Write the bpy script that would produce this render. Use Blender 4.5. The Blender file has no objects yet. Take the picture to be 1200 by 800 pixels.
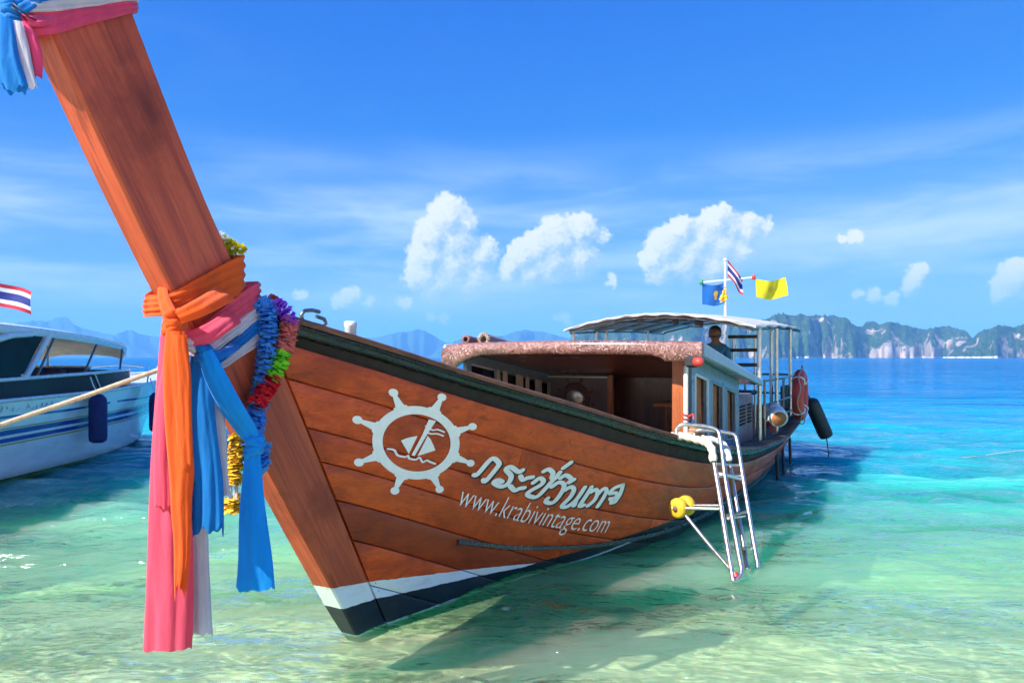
import bpy, bmesh, math, random
import numpy as np
from mathutils import Vector, Matrix, noise
R = math.radians
random.seed(7)
rng = np.random.default_rng(7)
scene = bpy.context.scene
COL = scene.collection

# ------------------------------------------------------------------ camera, sky, sun, exposure
CAM_H, FPX = 1.7, 870.0
cam_d = bpy.data.cameras.new('camera'); cam = bpy.data.objects.new('camera', cam_d); COL.objects.link(cam)
cam.location = (0, 0, CAM_H); cam.rotation_euler = (R(90), 0, 0)
cam_d.sensor_width = 36; cam_d.lens = FPX / 1200 * 36; cam_d.shift_y = 18 / 1200
cam_d.clip_start = 0.05; cam_d.clip_end = 30000
scene.camera = cam
scene.render.engine = 'CYCLES'
scene.view_settings.view_transform = 'Standard'; scene.view_settings.look = 'None'
scene.view_settings.gamma = 1.0; scene.view_settings.use_curve_mapping = False
EXPOSURE = 1.14
scene.view_settings.exposure = EXPOSURE
cy = scene.cycles
cy.use_denoising = True; cy.use_adaptive_sampling = True; cy.adaptive_threshold = .03; cy.adaptive_min_samples = 16
cy.max_bounces = 8; cy.diffuse_bounces = 3; cy.glossy_bounces = 2; cy.transmission_bounces = 4; cy.transparent_max_bounces = 10
cy.volume_bounces = 1
cy.sample_clamp_indirect = 6.0
cy.caustics_reflective = False; cy.caustics_refractive = False

SUN_EL = R(42); SUN_H = Vector((-.79, -.61)).normalized()
SUN_AZ = math.atan2(SUN_H.x, SUN_H.y)
to_sun = Vector((SUN_H.x * math.cos(SUN_EL), SUN_H.y * math.cos(SUN_EL), math.sin(SUN_EL)))
sun_d = bpy.data.lights.new('sun', 'SUN'); sun_d.energy = 4.8; sun_d.angle = R(.53); sun_d.color = (1, .955, .88)
sun = bpy.data.objects.new('sun', sun_d); COL.objects.link(sun)
sun.rotation_euler = to_sun.to_track_quat('Z', 'Y').to_euler(); sun.location = to_sun * 60

world = bpy.data.worlds.new('World'); scene.world = world; world.use_nodes = True
wt = world.node_tree; wt.nodes.clear()

class NB:
    """tiny node-tree writer"""
    def __init__(self, tree): self.t = tree
    def n(self, kind, **props):
        nd = self.t.nodes.new(kind)
        for k, v in props.items(): setattr(nd, k, v)
        return nd
    def put(self, sock, v):
        if isinstance(v, bpy.types.NodeSocket): self.t.links.new(v, sock)
        elif v is not None:
            if isinstance(v, (tuple, list)) and sock.type == 'RGBA' and len(v) == 3: v = (*v, 1)
            sock.default_value = v
    def math(self, op, a, b=None, c=None, clamp=False):
        nd = self.n('ShaderNodeMath', operation=op, use_clamp=clamp)
        for i, v in enumerate((a, b, c)): self.put(nd.inputs[i], v) if v is not None else None
        return nd.outputs[0]
    def vmath(self, op, a, b=None, scale=None):
        nd = self.n('ShaderNodeVectorMath', operation=op)
        self.put(nd.inputs[0], a)
        if b is not None: self.put(nd.inputs[1], b)
        if scale is not None: self.put(nd.inputs['Scale'], scale)
        return nd.outputs['Value'] if op in ('DISTANCE', 'LENGTH', 'DOT_PRODUCT') else nd.outputs[0]
    def xyz(self, x, y, z):
        nd = self.n('ShaderNodeCombineXYZ')
        for i, v in enumerate((x, y, z)): self.put(nd.inputs[i], v)
        return nd.outputs[0]
    def sep(self, v):
        nd = self.n('ShaderNodeSeparateXYZ'); self.put(nd.inputs[0], v); return nd.outputs
    def mix(self, f, a, b, mode='MIX'):
        nd = self.n('ShaderNodeMix', data_type='RGBA', blend_type=mode)
        self.put(nd.inputs[0], f); self.put(nd.inputs[6], a); self.put(nd.inputs[7], b); return nd.outputs[2]
    def noise(self, vec, scale, detail=3, rough=.5, dist=0):
        nd = self.n('ShaderNodeTexNoise'); self.put(nd.inputs['Vector'], vec)
        nd.inputs['Scale'].default_value = scale; nd.inputs['Detail'].default_value = detail
        nd.inputs['Roughness'].default_value = rough; nd.inputs['Distortion'].default_value = dist
        return nd.outputs['Fac']
    def range(self, v, a, b, c=0, d=1, smooth=True):
        nd = self.n('ShaderNodeMapRange', interpolation_type='SMOOTHSTEP' if smooth else 'LINEAR')
        for i, x in enumerate((v, a, b, c, d)): self.put(nd.inputs[i], x)
        return nd.outputs[0]
    def ramp(self, v, stops):
        nd = self.n('ShaderNodeValToRGB'); e = nd.color_ramp.elements
        while len(e) < len(stops): e.new(.5)
        for i, (p, c) in enumerate(stops): e[i].position = p; e[i].color = (*c, 1)
        self.put(nd.inputs[0], v); return nd.outputs[0]
    def bump(self, h, strength, dist, normal=None):
        nd = self.n('ShaderNodeBump'); self.put(nd.inputs['Height'], h)
        nd.inputs['Strength'].default_value = strength; nd.inputs['Distance'].default_value = dist
        if normal is not None: self.put(nd.inputs['Normal'], normal)
        return nd.outputs[0]

w = NB(wt)
sky = w.n('ShaderNodeTexSky', sky_type='NISHITA', sun_disc=False)
sky.sun_elevation = SUN_EL; sky.sun_rotation = SUN_AZ % (2 * math.pi)
sky.air_density = 1.0; sky.dust_density = .35; sky.ozone_density = 2.2
# the clear tropical air of the photograph: deeper blue overhead than the stock model
sk3 = w.n('ShaderNodeSeparateColor'); wt.links.new(sky.outputs[0], sk3.inputs[0]); skc = w.n('ShaderNodeCombineColor')
for i_, (k_, p_) in enumerate(((.072, 1.62), (.47, .87), (2.75, .24))):
    w.put(skc.inputs[i_], w.math('MULTIPLY', w.math('POWER', sk3.outputs[i_], p_), k_))
sky_c = skc.outputs[0]
gen = w.n('ShaderNodeTexCoord').outputs['Generated']
sx, sy_, sz = w.sep(gen)
az = w.math('ARCTAN2', sx, sy_); el = w.math('ARCSINE', sz)
pv = w.xyz(w.math('MULTIPLY', az, 100), w.math('MULTIPLY', el, 100), 0)      # sky direction in 1/100 rad
def sky_at(u, v):
    k = (u - 600) / FPX; a = math.atan(k)
    return (a * 100, math.atan((418 - v) / FPX * math.cos(a)) * 100, 0)
PUFFS = [(527,256,25),(545,262,16),(508,276,22),(534,284,28),(503,302,24),(498,322,22),(535,312,32),(566,300,20),(512,334,22),(556,328,26),(486,328,12),
         (655,282,27),(682,274,21),(704,278,12),(632,292,22),(612,303,21),(598,316,16),(648,308,28),(680,304,24),(622,320,18),
         (782,288,23),(800,268,15),(766,304,15),(843,260,19),(856,268,16),(874,272,20),(896,269,13),(822,282,24),(846,290,28),(806,306,28),(778,316,20),(836,314,24),(868,296,18),
         (1078,320,11),(1070,334,13),(1196,328,20),(1176,344,11),(1001,279,9),(988,283,6),(716,328,8),
         (1024,347,9),(1044,351,8),(1004,343,6),(662,374,8),(650,371,5),(520,369,9),(505,372,6),(474,354,8),(412,348,13),(396,353,9),(430,354,9),(352,346,8),(1330,300,36),(-150,330,40)]
def cloud_field(p, rmin=0):
    f = None
    for (u, v, r) in PUFFS:
        if r < rmin: continue
        c = sky_at(u, v); rr = r / FPX * 100 * 1.30
        d = w.vmath('DISTANCE', p, c)
        pk = 1.0 if r >= 15 else .62 if r >= 10 else .46
        m = w.math('MULTIPLY_ADD', d, -pk / rr, pk)
        f = m if f is None else w.math('SMOOTH_MAX', f, m, .22)
    return f
warp = w.n('ShaderNodeTexNoise'); w.put(warp.inputs['Vector'], pv); warp.inputs['Scale'].default_value = .55; warp.inputs['Detail'].default_value = 6; warp.inputs['Roughness'].default_value = .62
wv = w.vmath('SCALE', w.vmath('SUBTRACT', warp.outputs['Color'], (.5, .5, .5)), scale=2.6)
pw = w.vmath('ADD', pv, wv)
field = cloud_field(pw)
field_l = cloud_field(w.vmath('ADD', pw, (-.85, .95, 0)), 11)
fine_n = w.noise(pv, 1.5, 5, .65)
val = w.math('MULTIPLY_ADD', w.math('SUBTRACT', fine_n, .5), .34, field)
dome = w.math('POWER', w.math('MAXIMUM', field, 0), .6); dome_l = w.math('POWER', w.math('MAXIMUM', field_l, 0), .6)
lit = w.math('MULTIPLY_ADD', w.math('SUBTRACT', fine_n, .5), .75, w.math('SUBTRACT', dome, dome_l))
lit = w.range(lit, -.34, .36)
el100 = w.sep(pv)[1]
# sun side white and crisp, far side and base blue-grey, dissolving into the haze
alpha = w.math('MULTIPLY', w.range(val, .03, w.math('MULTIPLY_ADD', lit, -.28, .54)), w.math('MULTIPLY_ADD', lit, .28, .72))
cl_c = w.mix(lit, (2.0, 3.0, 4.3), (4.8, 4.87, 4.95))
alpha = w.math('MULTIPLY', alpha, w.range(el100, 3.0, 13, .30, 1))
# thin high veils and streaks
cir_v = w.xyz(w.math('MULTIPLY', az, 3.0), w.math('MULTIPLY', el, 17), 3.1)
cir = w.range(w.noise(cir_v, 1.0, 5, .55, .3), .34, .74)
band = w.math('MULTIPLY', w.range(el, .02, .10), w.range(el, .17, .30, 1, 0))
cir = w.math('MULTIPLY', w.math('MULTIPLY_ADD', cir, .78, .14), band)
wisp_v = w.xyz(w.math('MULTIPLY', az, 3.2), w.math('MULTIPLY', el, 12), 8.3)
wisp = w.math('MULTIPLY', w.range(w.noise(wisp_v, 1.0, 7, .66, .8), .5, .9), .045)
c1 = w.mix(cir, sky_c, (3.1, 4.0, 4.9))
c1 = w.mix(wisp, c1, (3.1, 4.0, 4.9))
c2 = w.mix(alpha, c1, cl_c)
bg = w.n('ShaderNodeBackground'); wt.links.new(c2, bg.inputs[0]); bg.inputs[1].default_value = .097
world.cycles.sampling_method = 'MANUAL'; world.cycles.sample_map_resolution = 256
wo = w.n('ShaderNodeOutputWorld'); wt.links.new(bg.outputs[0], wo.inputs[0])

# ------------------------------------------------------------------ materials
MATS = {}
def new_mat(name):
    m = bpy.data.materials.new(name); m.use_nodes = True; m.node_tree.nodes.clear()
    MATS[name] = m; return m, NB(m.node_tree)
def finish(nb, bsdf):
    o = nb.n('ShaderNodeOutputMaterial'); nb.t.links.new(bsdf, o.inputs[0])
def principled(nb, color, rough=.5, metal=0, normal=None, coat=0, spec=.5, **kw):
    p = nb.n('ShaderNodeBsdfPrincipled')
    nb.put(p.inputs['Base Color'], color); nb.put(p.inputs['Roughness'], rough); nb.put(p.inputs['Metallic'], metal)
    nb.put(p.inputs['Coat Weight'], coat); nb.put(p.inputs['Specular IOR Level'], spec)
    if normal is not None: nb.put(p.inputs['Normal'], normal)
    for k, v in kw.items(): nb.put(p.inputs[k.replace('_', ' ')], v)
    return p.outputs[0]
def objco(nb): return nb.n('ShaderNodeTexCoord').outputs['Object']
def plain(name, color, rough=.5, metal=0, var=.18, scale=6, bump=.0, coat=0, spec=.5):
    m, nb = new_mat(name); co = objco(nb)
    nz = nb.noise(co, scale, 5, .6)
    c2_ = tuple(max(0, c * (1 - var)) for c in color); c3 = tuple(min(1, c * (1 + var * .6)) for c in color)
    col = nb.mix(nb.range(nz, .3, .7), c2_, c3)
    rg = nb.range(nb.noise(co, scale * 2.3, 3), .3, .7, max(.02, rough - .08), min(1, rough + .1))
    nrm = nb.bump(nb.noise(co, scale * 6, 4), bump, .01) if bump else None
    finish(nb, principled(nb, col, rg, metal, nrm, coat, spec)); return m

def wood(name, dark, light, axis=(1, 0, 0), rough=.42, coat=.12, paint=False, grain=1.0, tint=True):
    """oiled plank: long grain along axis, knots, per-plank tint through the object colour"""
    m, nb = new_mat(name); co = objco(nb)
    a = Vector(axis).normalized()
    rot = a.rotation_difference(Vector((1, 0, 0))).to_euler()
    mp = nb.n('ShaderNodeMapping'); nb.put(mp.inputs['Vector'], co); mp.inputs['Rotation'].default_value = rot
    info = nb.n('ShaderNodeObjectInfo')
    off = nb.xyz(nb.math('MULTIPLY', info.outputs['Random'], 37), 0, nb.math('MULTIPLY', info.outputs['Random'], 11))
    p0 = nb.vmath('ADD', mp.outputs[0], off)
    p1 = nb.vmath('MULTIPLY', p0, (.55, 7, 7))
    big = nb.noise(p1, 1.3, 5, .62, 1.4)
    fine = nb.noise(nb.vmath('MULTIPLY', p0, (1.6, 46, 46)), 1.5, 4, .7, .4)
    mott = nb.noise(p0, 1.7, 5, .65)
    g = nb.math('ADD', nb.math('MULTIPLY', big, .6), nb.math('MULTIPLY', fine, .4))
    col = nb.mix(nb.range(g, .34, .66), dark, light)
    dk2 = tuple(c * .5 for c in dark)
    col = nb.mix(nb.math('MULTIPLY', nb.range(mott, .48, .72), .70), col, dk2)
    streak = nb.noise(nb.vmath('MULTIPLY', p0, (.9, 16, 16)), 1.1, 6, .7, .8)
    col = nb.mix(nb.math('MULTIPLY', nb.range(streak, .54, .70), .62), col, tuple(c * .42 for c in dark))
    kn = nb.n('ShaderNodeTexVoronoi'); nb.put(kn.inputs['Vector'], nb.vmath('MULTIPLY', p0, (.55, 1.5, 1.5))); kn.inputs['Scale'].default_value = 1.2
    knot = nb.range(kn.outputs['Distance'], .015, .085, .6, 0)
    col = nb.mix(knot, col, tuple(c * .3 for c in dark))
    scuff = nb.range(nb.noise(nb.vmath('MULTIPLY', p0, (2.2, 9, 9)), 2.4, 6, .72), .66, .8)
    col = nb.mix(nb.math('MULTIPLY', scuff, .30), col, (.55, .42, .34))
    if tint: col = nb.mix(1, col, info.outputs['Color'], 'MULTIPLY')
    rg = nb.range(mott, .3, .7, rough - .1, rough + .14)
    if paint:
        x, y, z = nb.sep(co)
        wob = nb.math('MULTIPLY', nb.math('SUBTRACT', nb.noise(co, 13, 6, .75), .5), .022)
        z = nb.math('ADD', z, wob)
        # painted bands: pale blue-white boot top that thins out aft, navy bottom below, thin pale line aft
        wt_ = nb.math('MAXIMUM', nb.math('MULTIPLY_ADD', x, -.142, .315), -.5)
        nv_ = nb.math('MAXIMUM', nb.math('MULTIPLY_ADD', x, -.077, .190), nb.range(x, 1.3, 3.6, .07, .185))
        line_lo = nb.range(x, 1.7, 3.2, -.02, .10); line_hi = nb.math('ADD', line_lo, .016)
        dirt = nb.noise(nb.vmath('MULTIPLY', co, (2, 2, 6)), 3, 6, .7)
        wc = nb.mix(nb.range(dirt, .5, .75), (.78, .84, .86), (.62, .68, .68))
        nc = nb.mix(nb.range(dirt, .45, .75), (.006, .012, .03), (.02, .035, .05))
        col = nb.mix(nb.math('LESS_THAN', z, wt_), col, wc)
        navy = nb.math('LESS_THAN', z, nv_)
        col = nb.mix(navy, col, nc)
        ln = nb.math('MULTIPLY', nb.math('GREATER_THAN', z, line_lo), nb.math('LESS_THAN', z, line_hi))
        col = nb.mix(nb.math('MULTIPLY', ln, navy), col, (.35, .5, .62))
    nrm = nb.bump(nb.math('ADD', fine, nb.math('MULTIPLY', big, .8)), .22 * grain, .004)
    finish(nb, principled(nb, col, rg, 0, nrm, coat, .3, Coat_Roughness=.3)); return m

HULL_D, HULL_L = (.52, .058, .010), (.86, .120, .016)
m_hull = wood('hull_wood', HULL_D, HULL_L, (1, 0, -.1), .40, .16, paint=True)
m_stem = wood('stem_wood', (.32, .048, .021), (.60, .105, .037), (.50, 0, -.86), .42, .10, paint=True)
m_cap = wood('cap_wood', (.10, .045, .03), (.23, .10, .06), (1, 0, -.2), .6, 0)
m_post = wood('post_wood', (.24, .06, .02), (.46, .13, .04), (0, 0, 1), .3, .3)
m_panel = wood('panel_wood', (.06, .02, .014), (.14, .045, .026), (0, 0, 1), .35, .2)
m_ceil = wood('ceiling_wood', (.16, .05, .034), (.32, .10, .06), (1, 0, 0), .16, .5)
m_deck = wood('deck_wood', (.12, .07, .05), (.26, .16, .11), (1, 0, 0), .65, 0)
m_dark = plain('dark_inside', (.012, .014, .018), .7)
m_rub = plain('rub_rail_paint', (.004, .009, .018), .25, var=.6, scale=5, bump=.25, coat=.15)
m_seam = plain('seam_caulk', (.020, .012, .009), .8)
m_steel = plain('stainless_steel', (.60, .56, .52), .40, 1, .14, 16)
m_dsteel = plain('weathered_steel', (.20, .21, .22), .35, .9, .2, 10)
m_white = plain('white_paint', (.74, .77, .78), .4, var=.08)
m_letter = plain('white_lettering', (.96, .94, .88), .45, var=.05, scale=20)
m_letter_d = plain('lettering_shadow', (.02, .02, .025), .6)
m_bluewall = plain('grey_blue_paint', (.20, .27, .34), .35, var=.1, scale=3, coat=.2)
m_eave = plain('eave_grey_paint', (.42, .46, .50), .4, var=.12, scale=4)
m_curtain = plain('beige_cloth', (.50, .40, .33), .9, var=.12, scale=8)
m_curtain_w = plain('pale_curtain', (.62, .66, .72), .9, var=.1, scale=8)
m_curtain_b = plain('brown_curtain', (.40, .16, .08), .9, var=.2, scale=8)
m_black = plain('black_rubber', (.016, .016, .018), .55, var=.2, bump=.1)
m_red = plain('red_plastic', (.62, .045, .03), .45, var=.12)
m_yellow_f = plain('yellow_foam', (.70, .40, .02), .6, var=.18, scale=14, bump=.15)
m_canopy = plain('canopy_sheet', (.44, .45, .44), .55, var=.16, scale=3, bump=.06)
m_cream = plain('cream_pad', (.68, .60, .46), .8, var=.14, scale=14, bump=.3)
m_skin = plain('skin', (.30, .15, .09), .5, var=.08)
m_hair = plain('hair', (.012, .010, .010), .5)
m_shirt = plain('blue_shirt', (.04, .17, .32), .85, var=.12)
m_trouser = plain('dark_shorts', (.03, .03, .04), .85)
m_rope = plain('rope', (.50, .40, .29), .85, var=.2, scale=30, bump=.4)
m_gel = plain('speedboat_white', (.66, .70, .72), .22, var=.05, coat=.3)
m_gelline = None

def cloth(name, color, trans=.35, var=.14):
    m, nb = new_mat(name); co = objco(nb)
    nz = nb.noise(nb.vmath('MULTIPLY', co, (9, 9, 2.5)), 1.2, 5, .6)
    col = nb.mix(nb.range(nz, .3, .7), tuple(c * (1 - var) for c in color), tuple(min(1, c * (1 + var * .5)) for c in color))
    wv_ = nb.bump(nb.noise(co, 260, 2), .25, .002)
    wr = nb.bump(nb.noise(nb.vmath('MULTIPLY', co, (26, 26, 5)), 1, 4, .55), .5, .012, wv_)
    p = principled(nb, col, .82, 0, wr, 0, .2, Sheen_Weight=.25)
    t = nb.n('ShaderNodeBsdfTranslucent'); nb.put(t.inputs[0], col); nb.put(t.inputs['Normal'], wr)
    mx = nb.n('ShaderNodeMixShader'); mx.inputs[0].default_value = trans
    nb.t.links.new(p, mx.inputs[1]); nb.t.links.new(t.outputs[0], mx.inputs[2])
    finish(nb, mx.outputs[0]); return m
m_orange = cloth('orange_satin', (.86, .125, .014))
m_pink = cloth('pink_satin', (.88, .10, .18))
m_hotpink = cloth('hot_pink_satin', (.86, .08, .22))
m_lilac = cloth('white_satin', (.74, .70, .78))
m_skyblue = cloth('sky_blue_satin', (.005, .22, .66))
m_royal = cloth('royal_blue_satin', (.005, .36, .98))

# sparkle-finished fibreglass of the roof: coarse glossy skin that throws sun glints
m_roof, nb = new_mat('roof_flake_paint'); co = objco(nb)
fl = nb.n('ShaderNodeTexVoronoi'); nb.put(fl.inputs['Vector'], co); fl.inputs['Scale'].default_value = 85
hgt = nb.noise(co, 55, 4, .7)
rc = nb.mix(nb.range(nb.noise(co, 3, 5, .6), .3, .7), (.17, .062, .042), (.29, .118, .086))
rc = nb.mix(nb.range(nb.noise(co, 22, 5, .7), .6, .75, 0, .3), rc, (.62, .54, .50))  # pale flecks painted into the base colour as extra glints
jn = nb.vmath('SCALE', nb.vmath('SUBTRACT', fl.outputs['Color'], (.5, .5, .5)), scale=.85)
fn_ = nb.vmath('NORMALIZE', nb.vmath('ADD', nb.bump(hgt, .6, .02), jn))
finish(nb, principled(nb, rc, .20, 0, fn_, .6, 1.0, Coat_Roughness=.12))

# ------------------------------------------------------------------ mesh helpers
class MB:
    def __init__(self): self.v = []; self.f = []; self.sm = []
    def add(self, verts, faces, smooth=False):
        o = len(self.v); self.v += [tuple(p) for p in verts]
        self.f += [tuple(i + o for i in f) for f in faces]; self.sm += [smooth] * len(faces); return self
    def box(self, c, size, rot=None, bev=0):
        sx, sy, sz = (s / 2 for s in size); M = rot or Matrix.Identity(3); c = Vector(c)
        if bev:
            b = min(bev, sx * .8, sy * .8, sz * .8); pts = []
            for z, i in ((-sz, b), (-sz + b, 0), (sz - b, 0), (sz, b)):
                pts += [(x, y, z) for x, y in ((-sx + i, -sy + i), (sx - i, -sy + i), (sx - i, sy - i), (-sx + i, sy - i))]
            fs = [(3, 2, 1, 0), (12, 13, 14, 15)]
            for k in range(3):
                for j in range(4): a = k * 4 + j; b2 = k * 4 + (j + 1) % 4; fs.append((a, b2, b2 + 4, a + 4))
        else:
            pts = [(x, y, z) for z in (-sz, sz) for x, y in ((-sx, -sy), (sx, -sy), (sx, sy), (-sx, sy))]
            fs = [(3, 2, 1, 0), (4, 5, 6, 7), (0, 1, 5, 4), (1, 2, 6, 5), (2, 3, 7, 6), (3, 0, 4, 7)]
        return self.add([M @ Vector(p) + c for p in pts], fs)
    def tube(self, path, r, seg=10, closed=False, caps=True):
        P = [Vector(p) for p in path]; n = len(P); rs = r if isinstance(r, (list, tuple)) else [r] * n
        T = []
        for i in range(n):
            a = P[(i - 1) % n] if (closed or i > 0) else P[i]; b = P[(i + 1) % n] if (closed or i < n - 1) else P[i]
            T.append((b - a).normalized())
        up = Vector((0, 0, 1)) if abs(T[0].z) < .9 else Vector((1, 0, 0))
        N = T[0].cross(up).normalized(); vs = []
        for i in range(n):
            N = (N - T[i] * N.dot(T[i])).normalized(); B = T[i].cross(N)
            for k in range(seg):
                a = 2 * math.pi * k / seg; vs.append(P[i] + (N * math.cos(a) + B * math.sin(a)) * rs[i])
        fs = []
        for i in range(n if closed else n - 1):
            j = (i + 1) % n
            for k in range(seg): k2 = (k + 1) % seg; fs.append((i * seg + k, i * seg + k2, j * seg + k2, j * seg + k))
        self.add(vs, fs, True)
        if caps and not closed:
            self.add(vs[:seg], [tuple(range(seg))[::-1]]); self.add(vs[-seg:], [tuple(range(seg))])
        return self
    def grid(self, rows, closed_u=False, smooth=True, flip=False):
        nr, nc = len(rows), len(rows[0]); vs = [p for r in rows for p in r]; fs = []
        for i in range(nr - 1):
            for j in range(nc if closed_u else nc - 1):
                j2 = (j + 1) % nc; q = (i * nc + j, i * nc + j2, (i + 1) * nc + j2, (i + 1) * nc + j)
                fs.append(q[::-1] if flip else q)
        return self.add(vs, fs, smooth)
    def prism(self, poly, off):
        """closed polygon swept by a vector"""
        n = len(poly); off = Vector(off); a = [Vector(p) for p in poly]; b = [p + off for p in a]
        return self.add(a + b, [tuple(range(n))[::-1], tuple(range(n, 2 * n))] + [(i, (i + 1) % n, (i + 1) % n + n, i + n) for i in range(n)])
    def lathe(self, prof, c, axis=(0, 0, 1), seg=20):
        ax = Vector(axis).normalized(); q = Vector((0, 0, 1)).rotation_difference(ax); c = Vector(c)
        rows = [[c + q @ Vector((r * math.cos(2 * math.pi * k / seg), r * math.sin(2 * math.pi * k / seg), z)) for k in range(seg)] for r, z in prof]
        return self.grid(rows, True)
    def build(self, name, mat, parent=None, fix=True, subsurf=0):
        me = bpy.data.meshes.new(name); me.from_pydata(self.v, [], self.f)
        me.polygons.foreach_set('use_smooth', self.sm)
        if fix:
            bm = bmesh.new(); bm.from_mesh(me); bmesh.ops.recalc_face_normals(bm, faces=bm.faces); bm.to_mesh(me); bm.free()
        me.update(); o = bpy.data.objects.new(name, me); COL.objects.link(o)
        if mat: me.materials.append(mat)
        o.parent = parent
        if subsurf:
            md = o.modifiers.new('sub', 'SUBSURF'); md.levels = md.render_levels = subsurf
        return o
def tag(o, label=None, cat=None, group=None, kind=None):
    for k, v in (('label', label), ('category', cat), ('group', group), ('kind', kind)):
        if v: o[k] = v
    return o
def empty(name, loc=(0, 0, 0), rz=0, label=None, cat=None, group=None):
    o = bpy.data.objects.new(name, None); COL.objects.link(o); o.location = loc; o.rotation_euler = (0, 0, rz)
    o.empty_display_size = .2
    return tag(o, label, cat, group)
def spline(pts, n):
    P = [Vector(p) for p in pts]; out = []; m = len(P) - 1
    for i in range(n):
        t = i / (n - 1) * m; k = min(int(t), m - 1); u = t - k
        a = P[max(k - 1, 0)]; b = P[k]; c = P[k + 1]; d = P[min(k + 2, m)]
        out.append(.5 * ((2 * b) + (c - a) * u + (2 * a - 5 * b + 4 * c - d) * u * u + (3 * b - a - 3 * c + d) * u ** 3))
    return out
def lerp(a, b, t): return a + (b - a) * t
def Wp(u, v, Y):
    """measured sight line (photo pixel) carried out to the distance Y"""
    return Vector(((u - 600) / FPX * Y, Y, CAM_H - (v - 418) / FPX * Y))
def pchip(x, y):
    x = np.array(x, float); y = np.array(y, float); h = np.diff(x); m = np.diff(y) / h
    t = np.zeros_like(y); t[1:-1] = np.where(m[:-1] * m[1:] > 0, 2 * m[:-1] * m[1:] / (m[:-1] + m[1:] + 1e-12), 0); t[0] = m[0]; t[-1] = m[-1]
    def f(q):
        q = np.clip(q, x[0], x[-1]); i = np.clip(np.searchsorted(x, q) - 1, 0, len(x) - 2)
        u = (q - x[i]) / h[i]; a = u * u * (3 - 2 * u)
        return y[i] * (1 - a) + y[i + 1] * a + h[i] * (u * (1 - u) ** 2 * t[i] - u * u * (1 - u) * t[i + 1])
    return f

# ------------------------------------------------------------------ seabed, water
depth_f = pchip([-40, -8, -1, 2, 4, 6, 9, 13, 20, 40, 90, 200, 7000], [-9, -1.9, -.14, .10, .24, .42, .85, 1.5, 2.7, 5.5, 10, 15, 16])  # unseen beach behind the camera is shaped steep to bounce light onto the hull
def depth_at(x, y):
    return depth_f(y + .045 * x + .5 * np.sin(x * .33 + 1) * np.clip((y - 2) / 8, 0, 1))
def np_mesh(name, V, Fq, mat, smooth=True):
    me = bpy.data.meshes.new(name)
    me.vertices.add(len(V)); me.vertices.foreach_set('co', V.astype(np.float32).ravel())
    me.loops.add(Fq.size); me.loops.foreach_set('vertex_index', Fq.astype(np.int32).ravel())
    me.polygons.add(len(Fq)); me.polygons.foreach_set('loop_start', np.arange(0, Fq.size, 4, dtype=np.int32))
    me.polygons.foreach_set('use_smooth', np.full(len(Fq), smooth)); me.update(calc_edges=True); me.validate()
    o = bpy.data.objects.new(name, me); COL.objects.link(o); me.materials.append(mat); return o
def quad_idx(nr, nc, wrap=False):
    i, j = np.meshgrid(np.arange(nr - 1), np.arange(nc if wrap else nc - 1), indexing='ij'); j2 = (j + 1) % nc
    return np.stack([i * nc + j, i * nc + j2, (i + 1) * nc + j2, (i + 1) * nc + j], -1).reshape(-1, 4)

m_sand, nb = new_mat('seabed_sand'); geo = nb.n('ShaderNodeNewGeometry').outputs['Position']
n1 = nb.noise(geo, .5, 5, .6); n2 = nb.noise(geo, 14, 5, .7)
sc_ = nb.mix(nb.range(n1, .35, .65), (.84, .74, .46), (.93, .85, .60))
sc_ = nb.mix(nb.range(n2, .55, .75, 0, .35), sc_, (.40, .36, .24))
finish(nb, principled(nb, sc_, .9, 0, nb.bump(nb.noise(nb.vmath('MULTIPLY', geo, (1.2, 4, 1)), 3, 4, .6, .6), .6, .05), 0, .2))

m_water, nb = new_mat('sea_water'); geo = nb.n('ShaderNodeNewGeometry').outputs['Position']
at = nb.n('ShaderNodeAttribute', attribute_name='depth'); dep = at.outputs['Fac']
dp = nb.math('MAXIMUM', dep, 0)
patch = nb.noise(nb.vmath('MULTIPLY', geo, (.05, .12, 1)), 1, 4, .6)
dpn = nb.math('MULTIPLY', dp, nb.range(patch, .3, .7, .78, 1.25))
# ripples (in addition to the modelled waves)
flat = nb.vmath('MULTIPLY', geo, (1, 1, 0))
r1 = nb.noise(nb.vmath('MULTIPLY', flat, (7, 10, 1)), 1, 2, .6, .5)
r2 = nb.noise(nb.vmath('MULTIPLY', flat, (1.5, 2.2, 1)), 1, 3, .62, .5)
r3 = nb.noise(nb.vmath('MULTIPLY', flat, (.16, .38, 1)), 1, 3, .6, .4)
r4 = nb.noise(nb.vmath('MULTIPLY', flat, (.035, .09, 1)), 1, 3, .6, .4)
bm1 = nb.bump(r1, .34, .035)
r5 = nb.noise(nb.vmath('MULTIPLY', flat, (2.8, 5.2, 1)), 1, 2, .55, .6)
bm2 = nb.bump(r5, .8, .075, nb.bump(r2, .7, .16, bm1))
bm3 = nb.bump(r3, .75, 1.2, bm2)
bm3 = nb.bump(r4, .7, 8.0, bm3)
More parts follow.
